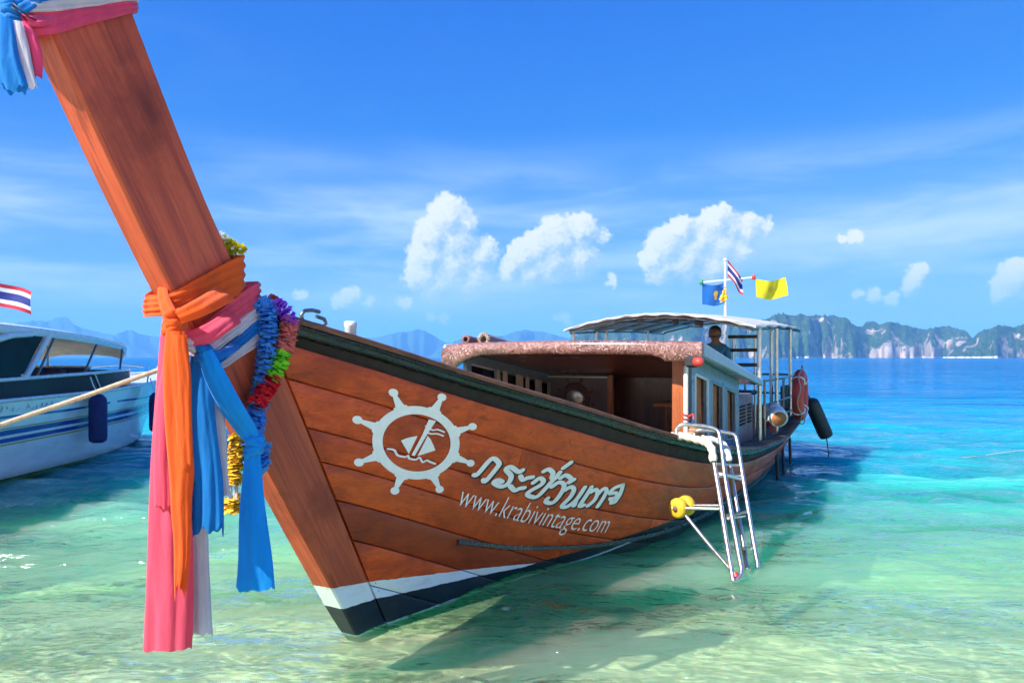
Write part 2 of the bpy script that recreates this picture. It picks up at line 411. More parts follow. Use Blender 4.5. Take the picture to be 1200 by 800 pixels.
# light web: caustic lines painted into the water's transparent colour, independent of the ripples
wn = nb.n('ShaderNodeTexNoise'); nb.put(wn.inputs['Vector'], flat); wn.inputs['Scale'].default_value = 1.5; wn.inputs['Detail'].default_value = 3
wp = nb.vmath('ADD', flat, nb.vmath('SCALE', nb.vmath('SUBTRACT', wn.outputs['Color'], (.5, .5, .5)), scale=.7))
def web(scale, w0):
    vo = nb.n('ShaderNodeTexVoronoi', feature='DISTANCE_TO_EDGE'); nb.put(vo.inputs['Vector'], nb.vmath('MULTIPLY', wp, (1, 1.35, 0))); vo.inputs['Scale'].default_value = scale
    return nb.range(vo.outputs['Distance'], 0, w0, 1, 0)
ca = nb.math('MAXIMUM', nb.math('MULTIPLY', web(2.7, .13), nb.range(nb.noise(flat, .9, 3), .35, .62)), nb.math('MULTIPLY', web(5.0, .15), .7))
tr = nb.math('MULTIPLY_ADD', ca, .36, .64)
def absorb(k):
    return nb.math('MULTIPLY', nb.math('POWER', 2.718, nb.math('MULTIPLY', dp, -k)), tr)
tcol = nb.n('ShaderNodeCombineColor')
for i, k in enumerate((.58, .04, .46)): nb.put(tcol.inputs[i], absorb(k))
tb = nb.n('ShaderNodeBsdfTransparent'); nb.t.links.new(tcol.outputs[0], tb.inputs[0])
body_c = nb.ramp(nb.math('DIVIDE', dpn, 12), [(0, (.42, .68, .32)), (.04, (.22, .66, .36)), (.075, (.05, .52, .40)), (.125, (.010, .31, .40)), (.22, (.004, .18, .40)), (.42, (.002, .115, .31)), (1, (.002, .085, .25))])
df = nb.n('ShaderNodeSubsurfaceScattering', falloff='RANDOM_WALK'); nb.put(df.inputs[0], body_c); df.inputs['Scale'].default_value = 3.0; df.inputs['Radius'].default_value = (.35, 1.1, .9); nb.put(df.inputs['Normal'], bm3)
bf = nb.math('SUBTRACT', 1, nb.math('POWER', 2.718, nb.math('MULTIPLY', nb.math('MAXIMUM', nb.math('SUBTRACT', dpn, -.04), .28), -.92)))
m1 = nb.n('ShaderNodeMixShader'); nb.put(m1.inputs[0], bf); nb.t.links.new(tb.outputs[0], m1.inputs[1]); nb.t.links.new(df.outputs[0], m1.inputs[2])
gl = nb.n('ShaderNodeBsdfGlossy'); gl.inputs['Roughness'].default_value = .08; nb.put(gl.inputs['Normal'], bm3); gl.inputs[0].default_value = (1, 1, 1, 1)
fr = nb.n('ShaderNodeFresnel'); fr.inputs['IOR'].default_value = 1.33; nb.put(fr.inputs['Normal'], bm3)
ff = nb.math('MINIMUM', nb.math('MULTIPLY', fr.outputs[0], .85), .55)
m2 = nb.n('ShaderNodeMixShader'); nb.put(m2.inputs[0], ff); nb.t.links.new(m1.outputs[0], m2.inputs[1]); nb.t.links.new(gl.outputs[0], m2.inputs[2])
finish(nb, m2.outputs[0])

def build_sea():
    dv = np.concatenate([np.linspace(.235, 1.2, 6), np.arange(1.8, 640, 1.25)])
    rad = np.concatenate([FPX * CAM_H / dv, np.array([1.9, 1.5, 1.1, .7, .4])])
    rad = np.sort(rad)
    th = np.concatenate([np.arange(-58, 58, .19), np.arange(58, 302, 4.0)])
    th = np.radians(th); rr, tt = np.meshgrid(rad, th, indexing='ij')
    X = rr * np.sin(tt); Y = rr * np.cos(tt); Z = np.zeros_like(X)
    dr = np.gradient(rad)[:, None] * np.ones_like(X); da = rr * np.radians(np.where((np.arange(len(th)) < 611)[None, :], .19, 4.0)); sp = np.maximum(dr, da)
    r2_ = np.random.default_rng(3)
    for k in range(64):
        lam = .16 * (34 ** (k / 63)); ang = math.radians(250 + r2_.normal(0, 34)); kx = 2 * math.pi / lam * math.cos(ang); ky = 2 * math.pi / lam * math.sin(ang)
        amp = .0033 * lam ** .78 * min(1, 1.0 / lam) ** .7; ph = r2_.uniform(0, 6.28)
        wgt = np.clip((lam / sp - 2.5) / 2.5, 0, 1) * (.62 + 1.6 * np.clip((Y - 5) / 7, 0, 1))
        s = np.sin(kx * X + ky * Y + ph); Z += amp * wgt * (s + .35 * np.cos(2 * (kx * X + ky * Y + ph)))
    V = np.stack([X, Y, Z], -1).reshape(-1, 3)
    o = np_mesh('water', V, quad_idx(len(rad), len(th), True), m_water)
    a = o.data.attributes.new('depth', 'FLOAT', 'POINT'); a.data.foreach_set('value', depth_at(V[:, 0], V[:, 1]).astype(np.float32))
    tag(o, kind='structure', label='clear turquoise sea turning deep blue towards the horizon')
    rad = np.concatenate([np.linspace(.02, 20, 80), np.geomspace(21, 6400, 40)]); th = np.radians(np.arange(0, 360, 3.0))
    rr, tt = np.meshgrid(rad, th, indexing='ij'); X = rr * np.sin(tt); Y = rr * np.cos(tt)
    V = np.stack([X, Y, -depth_at(X, Y)], -1).reshape(-1, 3)
    tag(np_mesh('seabed', V, quad_idx(len(rad), len(th), True), m_sand), kind='structure', label='pale rippled sand under the shallow water')
build_sea()

# ------------------------------------------------------------------ far coast: limestone headlands and distant hills
m_cliff, nb = new_mat('limestone_and_forest'); geo_n = nb.n('ShaderNodeNewGeometry'); geo = geo_n.outputs['Position']
nz_ = nb.sep(geo_n.outputs['Normal'])[2]
st = nb.noise(nb.vmath('MULTIPLY', geo, (.05, .05, .012)), 1, 6, .65)
big = nb.noise(nb.vmath('MULTIPLY', geo, (.011, .011, .020)), 1, 4, .6)
rock = nb.mix(nb.range(st, .35, .65), (.20, .17, .15), (.52, .43, .36))
rock = nb.mix(nb.range(nb.noise(geo, .05, 5, .7), .5, .7), rock, (.58, .33, .21))
forest = nb.mix(nb.range(nb.noise(geo, .16, 6, .75), .35, .65), (.012, .035, .012), (.06, .105, .03))
a_ = nb.n('ShaderNodeAttribute', attribute_name='rockiness').outputs['Fac']
rk = nb.math('ADD', nb.math('MULTIPLY', nb.math('SUBTRACT', big, .5), 2.2), nb.math('ADD', a_, nb.math('MULTIPLY', nb.math('SUBTRACT', .62, nz_), .55)))
rk = nb.math('MULTIPLY_ADD', nb.math('SUBTRACT', nb.noise(geo, .06, 5, .7), .5), 1.1, rk)
cc = nb.mix(nb.range(rk, .48, .66), forest, rock)
sand_f = nb.math('LESS_THAN', nb.sep(geo)[2], nb.math('MULTIPLY_ADD', nb.noise(geo, .01, 3), 5.0, -.6))
sa = nb.n('ShaderNodeAttribute', attribute_name='beach').outputs['Fac']
cc = nb.mix(nb.math('MULTIPLY', sand_f, nb.range(sa, .45, .55)), cc, (.64, .58, .48))
finish(nb, principled(nb, cc, .95, 0, nb.bump(nb.noise(geo, .22, 5, .75), .9, 3.0), 0, .1))

def headland(name, label, skyline, D, depth, rock_w, beach_rng=(), seed=0, rough=.24, nu=260, nd=44):
    """ridge whose crest follows a measured skyline; steep karst walls facing the bay"""
    us = [p[0] for p in skyline]; hs_ = [(418 - p[1]) / FPX for p in skyline]
    cf = pchip(us, hs_); V = np.zeros((nd, nu, 3)); rk = np.zeros((nd, nu)); bc = np.zeros((nd, nu))
    for j in range(nu):
        u = lerp(us[0], us[-1], j / (nu - 1)); k = (u - 600) / FPX
        crest = max(float(cf(u)), 0) * D + (1.7 if cf(u) > 0.0005 else 0)
        bay = 1 + .10 * noise.fractal(Vector((u * .02 + seed, 1.7, 0)), 1, 2, 4)
        for i in range(nd):
            t = i / (nd - 1)
            Y = D * bay + (t - .28) * depth
            prof = min(1, (t / .30)) if t < .30 else 1 - ((t - .30) / .70) ** 1.6
            prof = prof ** (.55 + .35 * noise.noise(Vector((u * .03, seed, 0)))) if prof > 0 else 0
            p = Vector((u * .045 + seed * 9, t * 3.5, 0))
            h = crest * prof * (1 + rough * noise.fractal(p, .9, 2.1, 6) * (1 if t < .97 else 0) * (1 - .75 * max(0, 1 - abs(t - .30) / .08)))
            h += crest * .06 * noise.fractal(Vector((u * .35, t * 22, seed)), .8, 2, 3) * prof
            Yc = Y * (1 + .012 * noise.fractal(Vector((u * .09, t * 9, seed + 3)), 1, 2, 4))
            V[i, j] = (k * Yc, Yc, h - 1.2 + min(t * 40, 1.6))
            rk[i, j] = rock_w - .5 * min(1, max(0, (t - .22) / .08)) + .18 * noise.fractal(Vector((u * .03, t * 4, seed + 7)), 1, 2, 4)
            bc[i, j] = 1 if any(a <= u <= b for a, b in beach_rng) else 0
    o = np_mesh(name, V.reshape(-1, 3), quad_idx(nd, nu)[:, ::-1], m_cliff)
    for nm, arr in (('rockiness', rk), ('beach', bc)):
        o.data.attributes.new(nm, 'FLOAT', 'POINT').data.foreach_set('value', arr.astype(np.float32).ravel())
    return tag(o, kind='structure', label=label)
headland('hills', 'long limestone headland with pale cliff faces behind the awning posts',
         [(640,418),(662,405),(690,385),(720,380),(760,384),(800,376),(850,374),(880,378),(915,372),(945,371),(972,370),(992,375),(1003,383),(1016,379),(1032,379),(1046,376),(1062,379),(1078,384),(1094,384),(1108,380),(1120,384),(1131,389),(1139,397),(1148,408),(1158,418)],
         1200, 340, .42, [(925, 980), (1060, 1150)], 2)
headland('hills', 'wooded headland with an orange cliff above a pale beach',
         [(1110,418),(1128,404),(1140,396),(1150,388),(1165,384),(1182,383),(1200,377),(1230,372),(1270,380),(1320,376),(1400,392),(1460,418)],
         1050, 270, .46, [(1110, 1175)], 5, nu=200)
headland('hills', 'flat topped blue hill fading behind the speedboat',
         [(-240,412),(-150,396),(-60,390),(0,384),(28,377),(55,375),(70,371),(78,372),(86,380),(100,386),(125,392),(150,404),(185,418)],
         3400, 600, -.5, (), 8, .08, 150, 24)
headland('hills', 'low blue hills with a double peak fading on the horizon',
         [(90,412),(118,398),(135,394),(150,388),(160,390),(178,393),(215,398),(260,404),(310,400),(360,402),(400,399),(425,396),(448,395),(470,391),(490,387),(505,391),(520,400),(540,404),(570,418)],
         3500, 600, -.5, (), 11, .08, 200, 24)
headland('hills', 'broad blue hill fading on the horizon behind the cabin roof',
         [(500,418),(520,405),(545,397),(580,393),(600,390),(621,386),(640,389),(660,395),(672,396),(700,384),(716,380),(740,386),(780,395),(830,400),(880,418)],
         3200, 600, -.5, (), 14, .08, 170, 24)

# air between here and the hills
hz = MB(); hz.box((0, 3000, 90), (14400, 8400, 216))
hazeo = hz.build('haze', None); m_haze = bpy.data.materials.new('haze_air'); m_haze.use_nodes = True
ht = m_haze.node_tree; ht.nodes.clear(); pvn = ht.nodes.new('ShaderNodeVolumePrincipled'); ho = ht.nodes.new('ShaderNodeOutputMaterial')
pvn.inputs['Color'].default_value = (.20, .56, 1, 1); pvn.inputs['Density'].default_value = 2.9e-4; pvn.inputs['Anisotropy'].default_value = 0
ht.links.new(pvn.outputs[0], ho.inputs['Volume']); hazeo.data.materials.append(m_haze); tag(hazeo, kind='stuff', label='pale blue sea haze over the bay')

# ------------------------------------------------------------------ long-tail boat: lines of the hull
D_ = Vector((.472, .88)).normalized(); P0 = Vector((-1.0, 4.59))
BOAT_RZ = math.atan2(D_.y, D_.x)
SE = 9.9
zS_f = pchip([-.9, -.6, -.43, -.13, .3, 1.03, 1.66, 2.83, 3.87, 5.14, 7.19, 8.1, 9.9], [1.96, 1.89, 1.85, 1.78, 1.67, 1.48, 1.32, 1.01, .81, .68, .61, .66, .86])
zS = lambda s: float(zS_f(s))
sj = lambda z: .24 - .545 * z
def s0(g):
    s = 0.
    for _ in range(60): s = sj(g * zS(s))
    return s
S00, S01 = s0(0), s0(1)
WL_f = pchip([(x - S00) / (SE - S00) for x in [S00, .5, 1.1, 1.83, 2.45, 3.49, 6.15, 8.6, 9.9]], [.09, .15, .27, .49, .78, 1.10, 1.27, 1.15, 1.0])
SH_f = pchip([(x - S01) / (SE - S01) for x in [S01, -.6, .45, 1.0, 1.95, 2.82, 3.74, 5.25, 8.4, 9.9]], [.10, .14, .40, .58, .90, 1.2, 1.43, 1.54, 1.53, 1.45])
Gs = np.linspace(-.8, 1.1, 191); S0s = np.array([s0(g) for g in Gs])
def hb(s, z):
    g = z / zS(s); a = float(np.interp(g, Gs, S0s)); t = min(max((s - a) / (SE - a), 0), 1)
    f = math.copysign(abs(g) ** .85, g)
    return float(WL_f(t)) * (1 - f) + float(SH_f(t)) * f
def bS(s): return hb(s, zS(s))
def L(s, b, z): return Vector((s, -b, z))          # boat frame: s aft from the stem foot, b to port, z up
def LW(s, b, z):
    p = P0 + D_ * s + Vector((D_.y, -D_.x)) * b
    return Vector((p.x, p.y, z))
def to_boat(p):
    q = Vector((p.x, p.y)) - P0
    return Vector((q.dot(D_), -q.dot(Vector((D_.y, -D_.x))), p.z))

boat = empty('longtail_boat', (P0.x, P0.y, 0), BOAT_RZ, 'wooden long-tail boat with tall scarf-wrapped prow, white wheel emblem and roofed cabin', 'boat')

# --- hull: caulked shell with one object per plank
hull_shell = MB()
def floor_z2(s): return -.04 - .05 * min(max(s, 0), 2)
def keel_z2(s): return -.06 - .13 * min(max(s, 0), 2.5)
for sd in (1, -1):
    rows = []
    for i in range(90):
        t = i / 89; row = []
        for g in list(np.linspace(0, .985, 11)[::-1]) + [-1, -2, -3, -4]:
            if g >= 0:
                a = float(np.interp(g, Gs, S0s)); s = lerp(a, SE - .03, t); z = g * zS(s); b = hb(s, z)
            else:
                s = lerp(S00, SE - .03, t); f = -g / 4; fz, kz = floor_z2(s), keel_z2(s)
                z = lerp(fz, kz, max(0, (f - .25) / .75)); b = hb(s, fz) * (1 - max(0, (f - .25) / .75) ** 1.3)
            row.append(L(s, sd * max(b - .028, .005), z))
        rows.append(row)
    hull_shell.grid(rows)
hull = hull_shell.build('hull', m_seam, boat)
hull['label'] = 'varnished plank hull with navy bottom'
tb_ = MB(); pts = []
for z in np.linspace(-.3, .84, 8): pts.append(L(SE - .02, hb(SE - .02, z), z))
tb_.add(pts + [Vector((p.x, -p.y, p.z)) for p in pts], [(i, i + 1, i + 9, i + 8) for i in range(7)])
tb_.build('transom', m_hull, boat)

Q = [.125, .30, .525, .685, .87, 1.065, 1.29, 1.52, 1.8, 2.2]
Dq = pchip([-.9, 0, 1.0, 2.0, 3.1, 4, 6, 9.9], [1, 1.11, 1.26, 1.41, 1.42, 1.33, 1.15, 1.15])
TINT = [(1.12, 1.06, 1.0), (1.02, .98, .95), (1.16, 1.12, 1.0), (1.22, 1.22, .95), (.66, .60, .68), (.88, .82, .8), (.62, .58, .62), (.78, .72, .72), (.7, .66, .7)]
FLOOR = -.14
def floor_z(s): return -.04 - .05 * min(max(s, 0), 2)
def keel_z(s): return -.06 - .13 * min(max(s, 0), 2.5)
def seam_start(q):
    s = 0.
    for _ in range(40): s = sj(zS(s) - q * float(Dq(s)))
    return s
def plank(sd, k, sa, sb):
    q0, q1 = Q[k], Q[k + 1]; half = .0028
    n = max(6, int((sb - sa) / .15)); mb = MB(); rows = []
    jit = random.uniform(-.001, .001); PR = ((0, .030), (0, .0035), (.05, 0), (.36, 0), (.66, 0), (.95, 0), (1, .0035), (1, .030))
    st0 = [seam_start(lerp(q0, q1, f)) + .004 if sa_joint else sa for f, _ in PR]
    for i in range(n + 1):
        row = []
        for c, (f, dep) in enumerate(PR):
            q = lerp(q0, q1, f); s = lerp(st0[c], sb, i / n); z = zS(s) - q * float(Dq(s)) + (half if f == 1 else -half if f == 0 else 0)
            z = max(z, floor_z(s) + .001 * (7 - c))
            row.append(L(s, sd * (hb(s, z) - dep + jit), z))
        rows.append(row)
    mb.grid(rows, smooth=True)
    mb.add(rows[0], [tuple(range(8))]); mb.add(rows[-1], [tuple(range(8))[::-1]])
    o = mb.build('hull_plank', m_hull, hull)
    t = TINT[k]; v = random.uniform(.66, 1.18); o.color = (t[0] * v, t[1] * v, t[2] * v, 1)
    return o
BUTTS = [[3.9, 7.4], [1.25, 5.2, 8.3], [2.9, 6.4], [1.9, 4.6, 7.6], [3.4, 6.6], [2.4, 5.5], [1.2, 4.2], [3.0], []]
nails = MB()
def nail(s, z, sd=1):
    b = hb(s, z) + .0008; r = .0045
    nails.add([L(s + r * math.cos(a), sd * (b + .001), z + r * math.sin(a)) for a in np.linspace(0, 2 * math.pi, 7)[:-1]], [(0, 1, 2, 3, 4, 5)])
for sd in (1, -1):
    for k in range(len(Q) - 1):
        # start on the stem joint at this strake's mid height, end where the strake dives under the floor line
        zm = lambda s: zS(s) - .5 * (Q[k] + Q[k + 1]) * float(Dq(s))
        s_start = 0.
        for _ in range(50): s_start = sj(zm(s_start))
        s_end = SE - .02
        for s in np.arange(s_start + .1, SE, .05):
            if zS(s) - Q[k] * float(Dq(s)) < FLOOR + .01: s_end = s; break
        if s_end - s_start < .3: continue
        cuts = [s_start] + [c for c in BUTTS[k] if s_start + .4 < c < s_end - .4] + [s_end]
        for a, b in zip(cuts[:-1], cuts[1:]):
            sa_joint = (a == s_start); plank(sd, k, a + (0 if sa_joint else .003), b - .003)
            if sd == 1:
                for q in np.linspace(Q[k] + .02, Q[k + 1] - .02, 4):
                    for off in ((.045, .06) if not sa_joint else (.05,)):
                        s = a + off if not sa_joint else 0.
                        if sa_joint:
                            for _ in range(40): s = sj(zS(s) - q * float(Dq(s))) + .035
                        z = zS(s) - q * float(Dq(s))
                        if z > FLOOR + .03: nail(s, z)
                    if b < s_end - .01:
                        s = b - .045; z = zS(s) - q * float(Dq(s))
                        if z > FLOOR + .03: nail(s, z)
nails.build('nail_heads', m_dark, hull)['kind'] = 'stuff'

# --- stem and prow, one piece of timber
FR = pchip([-.10, 0, .345, 1.13, 2.0, 2.36, 2.62, 2.88, 3.03, 3.6], [.06, -.02, -.25, -.755, -1.31, -1.52, -1.665, -1.805, -1.88, -2.14])   # front edge s(z)
BK = pchip([-.10, 0, 1.9, 2.0, 2.16, 2.487, 3.216, 3.6], [.30, .24, sj(1.9) - .01, -.865, -.955, -1.145, -1.515, -1.70])                   # aft edge s(z)
stem = MB(); rows = []
for z in np.concatenate([np.linspace(-.07, 1.9, 30), np.linspace(1.95, 3.52, 26)]):
    f, bk = float(FR(z)), float(BK(z)); hf = .078 if z > .2 else lerp(.05, .078, max(0, (z + .3) / .5)); 
    if z < 1.93: hk = max(hb(sj(z) + .002, z) - .001, .06)
    else: hk = lerp(.10, .075, min(1, (z - 1.93) / .25))
    e = .012
    row = [L(f, hf - e, z), L(f + e, hf, z)] + [L(lerp(f, bk, q), lerp(hf, hk, q), z) for q in (.33, .66)] + [L(bk - e, hk, z), L(bk, hk - e, z)]
    row += [Vector((p.x, -p.y, p.z)) for p in row[::-1]]
    rows.append(row)
stem.grid(rows, True, smooth=False); nrow = len(rows[0]); stem.add(rows[-1], [tuple(range(nrow))]); stem.add(rows[0], [tuple(range(nrow))[::-1]])
o = stem.build('prow', m_stem, boat); o['label'] = 'tall raked prow timber'; o.color = (1.0, 1.0, 1.0, 1)
pg = MB(); ax = L(-1.33, 0, 1.97)
pg.box(L(-1.27, -.04, 1.95), (.07, .19, .06), Matrix.Rotation(R(-32), 3, 'Y'), .01); pg.build('cross_peg', m_cap, boat)

# --- rubbing strake and gunwale cap
for sd in (1, -1):
    ru = MB(); cp = MB(); r1_ = []; r2_ = []
    for s in np.concatenate([np.linspace(S01 + .01, 3.2, 46), np.linspace(3.4, SE - .01, 34)]):
        z = zS(s); b = bS(s); zl = z - .078 * (1 if s < 3 else lerp(1, .85, min(1, (s - 3) / 3))); bl = hb(s, zl)
        bu = hb(s, z - .02)
        r1_.append([L(s, sd * (bu - .02), z - .018), L(s, sd * (bu + .030), z - .018), L(s, sd * (lerp(bu, bl, .22) + .042), lerp(z - .018, zl, .22)), L(s, sd * (lerp(bu, bl, .45) + .036), lerp(z, zl, .48)),
                    L(s, sd * (lerp(bu, bl, .52) + .024), lerp(z, zl, .54)), L(s, sd * (lerp(bu, bl, .72) + .032), lerp(z, zl, .74)), L(s, sd * (bl + .026), zl + .008), L(s, sd * (bl + .014), zl), L(s, sd * (bl - .02), zl)])
        wd = .13 if s > -.3 else lerp(.05, .13, (s - S01) / (-.3 - S01)); wd = min(wd, b * .9)
        r2_.append([L(s, sd * (b - wd), z - .02), L(s, sd * (b - wd), z + .012), L(s, sd * (b - wd + .01), z + .02), L(s, sd * (b + .028), z + .018), L(s, sd * (b + .040), z + .008), L(s, sd * (b + .038), z - .014), L(s, sd * (b + .03), z - .018)])
    ru.grid(r1_); ru.build('rub_rail', m_rub, boat)
    cp.grid(r2_, True); cp.add(r2_[-1], [tuple(range(7))]); cp.build('gunwale_cap', m_cap, boat)
# long dark chine strip low on the bow
ch = MB(); rw = []; ch_z = pchip([.8, 1.55, 2.3, 3, 4.6], [.412, .222, .118, .095, .095])
for s in np.linspace(.80, 4.6, 40):
    z = float(ch_z(s))
    b = hb(s, z); h = .022
    rw.append([L(s, b - .01, z + h), L(s, b + .022, z + h * .8), L(s, b + .026, z - h * .6), L(s, b - .01, z - h)])
ch.grid(rw, smooth=False); ch.add(rw[0], [(0, 1, 2, 3)]); ch.build('chine_strip', m_rub, boat)

# --- decks
fd = MB(); rws = []
for s in np.linspace(-.70, 2.55, 30):
    z = zS(s) - .045; b = hb(s, z) - .03; rws.append([L(s, lerp(-b, b, q), z + .02 * (1 - (2 * q - 1) ** 2)) for q in np.linspace(0, 1, 9)])
fd.grid(rws); fdo = fd.build('foredeck', m_deck, boat)
bk_ = MB(); s = 2.55; z = zS(s) - .045; b = hb(s, z) - .03
bk_.add([L(s, -b, z), L(s, b, z), L(s, hb(s, .3) - .06, .3), L(s, -hb(s, .3) + .06, .3)], [(0, 1, 2, 3)]); bk_.build('deck_bulkhead', m_panel, boat)
cf_ = MB(); rws = []
for s in np.linspace(2.5, SE - .05, 30):
    z = .30 if s < 5.85 else .46; rws.append([L(s, lerp(-1, 1, q) * (hb(s, z) - .05), z) for q in (0, .5, 1)])
cf_.grid(rws, smooth=False); cf_.build('cockpit_floor', m_deck, boat)
for sd in (1, -1):
    sdk = MB(); rws = []
    for s in np.linspace(2.9, SE - .05, 30):
        z = zS(s) - .03; rws.append([L(s, sd * (bS(s) - .04), z), L(s, sd * min(1.16, bS(s) - .1), z + .005), L(s, sd * min(1.14, hb(s, .3) - .06), .3)])
    sdk.grid(rws, smooth=False); sdk.build('side_deck', m_deck, boat)

# --- lettering and emblem painted on the port bow
def on_hull(s, z, off=.006): return L(s, hb(s, z) + off, z)
AS = .62
def ribbon(mb, pts, width, off=.006, taper=None, n=None):
    P = spline([Vector((s * AS, z, 0)) for s, z in pts], n or max(8, 5 * (len(pts) - 1))); rows = []
    for i, p in enumerate(P):
        t = (P[min(i + 1, len(P) - 1)] - P[max(i - 1, 0)]).normalized(); nn = Vector((-t.y, t.x, 0))
        ww = width * (.5 if not taper else .5 * taper(i / (len(P) - 1)))
        rows.append([on_hull((p + nn * ww * q).x / AS, (p + nn * ww * q).y, off) for q in (-1, 0, 1)])
    mb.grid(rows, smooth=False)
    for p in (P[0], P[-1]):
        c = [on_hull((p.x + width * .5 * math.cos(a)) / AS, p.y + width * .5 * math.sin(a), off) for a in np.linspace(0, 2 * math.pi, 11)[:-1]]
        if not taper: mb.add(c, [tuple(range(10))])
EC, E1, E2 = Vector((.326, 1.149)), Vector((.350, -.040)), Vector((-.040, .240))
def em(x, y, off=.006):
    p = EC + E1 * x + E2 * y; return on_hull(p.x, p.y, off)
wl_ = MB(); wl_.grid([[em(r * math.cos(a), r * math.sin(a)) for r in (.78, .89, 1.0)] for a in np.linspace(0, 2 * math.pi, 73)], smooth=False)
for k in range(8):
    a = R(22.5 + 45 * k); ca, sa_ = math.cos(a), math.sin(a)
    prof = [(.97, .16), (1.02, .16), (1.045, .10), (1.12, .085), (1.35, .045)]
    wl_.grid([[em(r * ca - q * h * sa_, r * sa_ + q * h * ca, .0065) for q in (-1, 0, 1)] for r, h in prof], smooth=False)
    wl_.add([em(1.40 * ca + .105 * math.cos(b_), 1.40 * sa_ + .105 * math.sin(b_), .007) for b_ in np.linspace(0, 2 * math.pi, 17)[:-1]], [tuple(range(16))])
def hull_poly(mb, pts, off=.006):
    mb.add([on_hull(s, z, off) for s, z in pts], [tuple(range(len(pts)))])
hull_poly(wl_, [(.386, 1.299), (.446, 1.284), (.394, 1.204), (.315, 1.067), (.289, 1.075), (.354, 1.201)], .0075)
hull_poly(wl_, [(.192, 1.177), (.228, 1.188), (.263, 1.193), (.318, 1.196), (.268, 1.085)]); hull_poly(wl_, [(.400, 1.190), (.428, 1.165), (.455, 1.128), (.480, 1.088), (.340, 1.064)])
ribbon(wl_, [(.096, 1.134), (.148, 1.121), (.178, 1.086), (.238, 1.069), (.262, 1.075), (.276, 1.055), (.329, 1.043), (.356, 1.053), (.388, 1.020), (.419, 1.028), (.452, 1.013), (.495, .997)], .011, .0078)
ribbon(wl_, [(.369, 1.256), (.429, 1.226), (.470, 1.226), (.528, 1.205)], .009, .008); ribbon(wl_, [(.367, 1.222), (.421, 1.202), (.472, 1.198), (.524, 1.180)], .009, .008)
wl_.build('wheel_emblem', m_letter, boat, fix=False)['label'] = 'white ship wheel emblem with a long-tail prow and waves inside'
THAI = [[[(.850,.882),(.882,.883),(.964,.971),(1.003,.980),(1.051,.945),(1.048,.916),(.969,.824),(.943,.835)]],
 [[(1.286,.867),(1.253,.857),(1.169,.903),(1.131,.888),(1.192,.832),(1.181,.781),(1.125,.763),(1.045,.801),(1.079,.817),(1.121,.798)]],
 [[(1.280,.822),(1.310,.790),(1.349,.800),(1.398,.801)],[(1.206,.756),(1.259,.717),(1.296,.726),(1.344,.726)]],
 [[(1.418,.755),(1.466,.784),(1.508,.763),(1.499,.731),(1.387,.679),(1.446,.642),(1.507,.649),(1.600,.752)]],
 [[(1.490,.835),(1.533,.847),(1.582,.813),(1.583,.777),(1.617,.765),(1.648,.811)]],
 [[(1.669,.842),(1.732,.881)]],
 [[(1.609,.701),(1.665,.730),(1.722,.704),(1.718,.642),(1.664,.569),(1.591,.585),(1.599,.612)]],
 [[(1.670,.763),(1.714,.781),(1.779,.743),(1.759,.715),(1.807,.736)]],
 [[(1.749,.659),(1.797,.678),(1.834,.650),(1.819,.595),(1.762,.530),(1.813,.516),(1.886,.563),(1.941,.658)],[(1.886,.563),(1.880,.514)]],
 [[(2.013,.651),(1.980,.585),(1.940,.506),(1.980,.505)]],
 [[(2.023,.609),(2.065,.624),(2.096,.594),(2.084,.536),(2.025,.494)],[(2.096,.570),(2.157,.619),(2.197,.595),(2.178,.535),(2.136,.471)]],
 [[(2.262,.523),(2.284,.503),(2.299,.521)],[(2.376,.625),(2.283,.609),(2.241,.569),(2.323,.559),(2.338,.489),(2.285,.482)],[(2.376,.625),(2.369,.546),(2.338,.489)]]]
tl, ts = MB(), MB()
for gl_ in THAI:
    for ln in gl_:
        ribbon(ts, [(s + .012, z - .008) for s, z in ln], .039, .0062); ribbon(tl, ln, .030, .0075)
ts.build('lettering_shade', m_letter_d, boat, fix=False)
tl.build('thai_lettering', m_letter, boat, fix=False)['label'] = 'white Thai boat name in rounded italic letters'
def text_mesh(body, size, shear=0, offset=0):
    cu = bpy.data.curves.new('lettering_curve', 'FONT'); cu.body = body; cu.size = size; cu.shear = shear; cu.offset = offset; cu.resolution_u = 3
    ob = bpy.data.objects.new('lettering_tmp', cu); COL.objects.link(ob); dg = bpy.context.evaluated_depsgraph_get(); dg.update()
    me = ob.evaluated_get(dg).to_mesh(); vs = [v.co.copy() for v in me.vertices]; fs = [tuple(p.vertices) for p in me.polygons]
    bpy.data.objects.remove(ob); bpy.data.curves.remove(cu); return vs, fs
vs, fs = text_mesh('www.krabivintage.com', 1, .48, -.010)
x0, x1 = min(p.x for p in vs), max(p.x for p in vs)
A0, A1 = Vector((.770, .672)), Vector((2.335, .212))
ux = (A1 - A0) / (x1 - x0); uy = Vector((-.0, .235))
tw = MB(); pt = []
for p in vs:
    q = A0 + ux * (p.x - x0) + uy * p.y + Vector((0, -.035 * math.sin(math.pi * (p.x - x0) / (x1 - x0)))); pt.append(on_hull(q.x, q.y, .006))
tw.add(pt, fs); tw.build('web_address_lettering', m_letter, boat, fix=False)

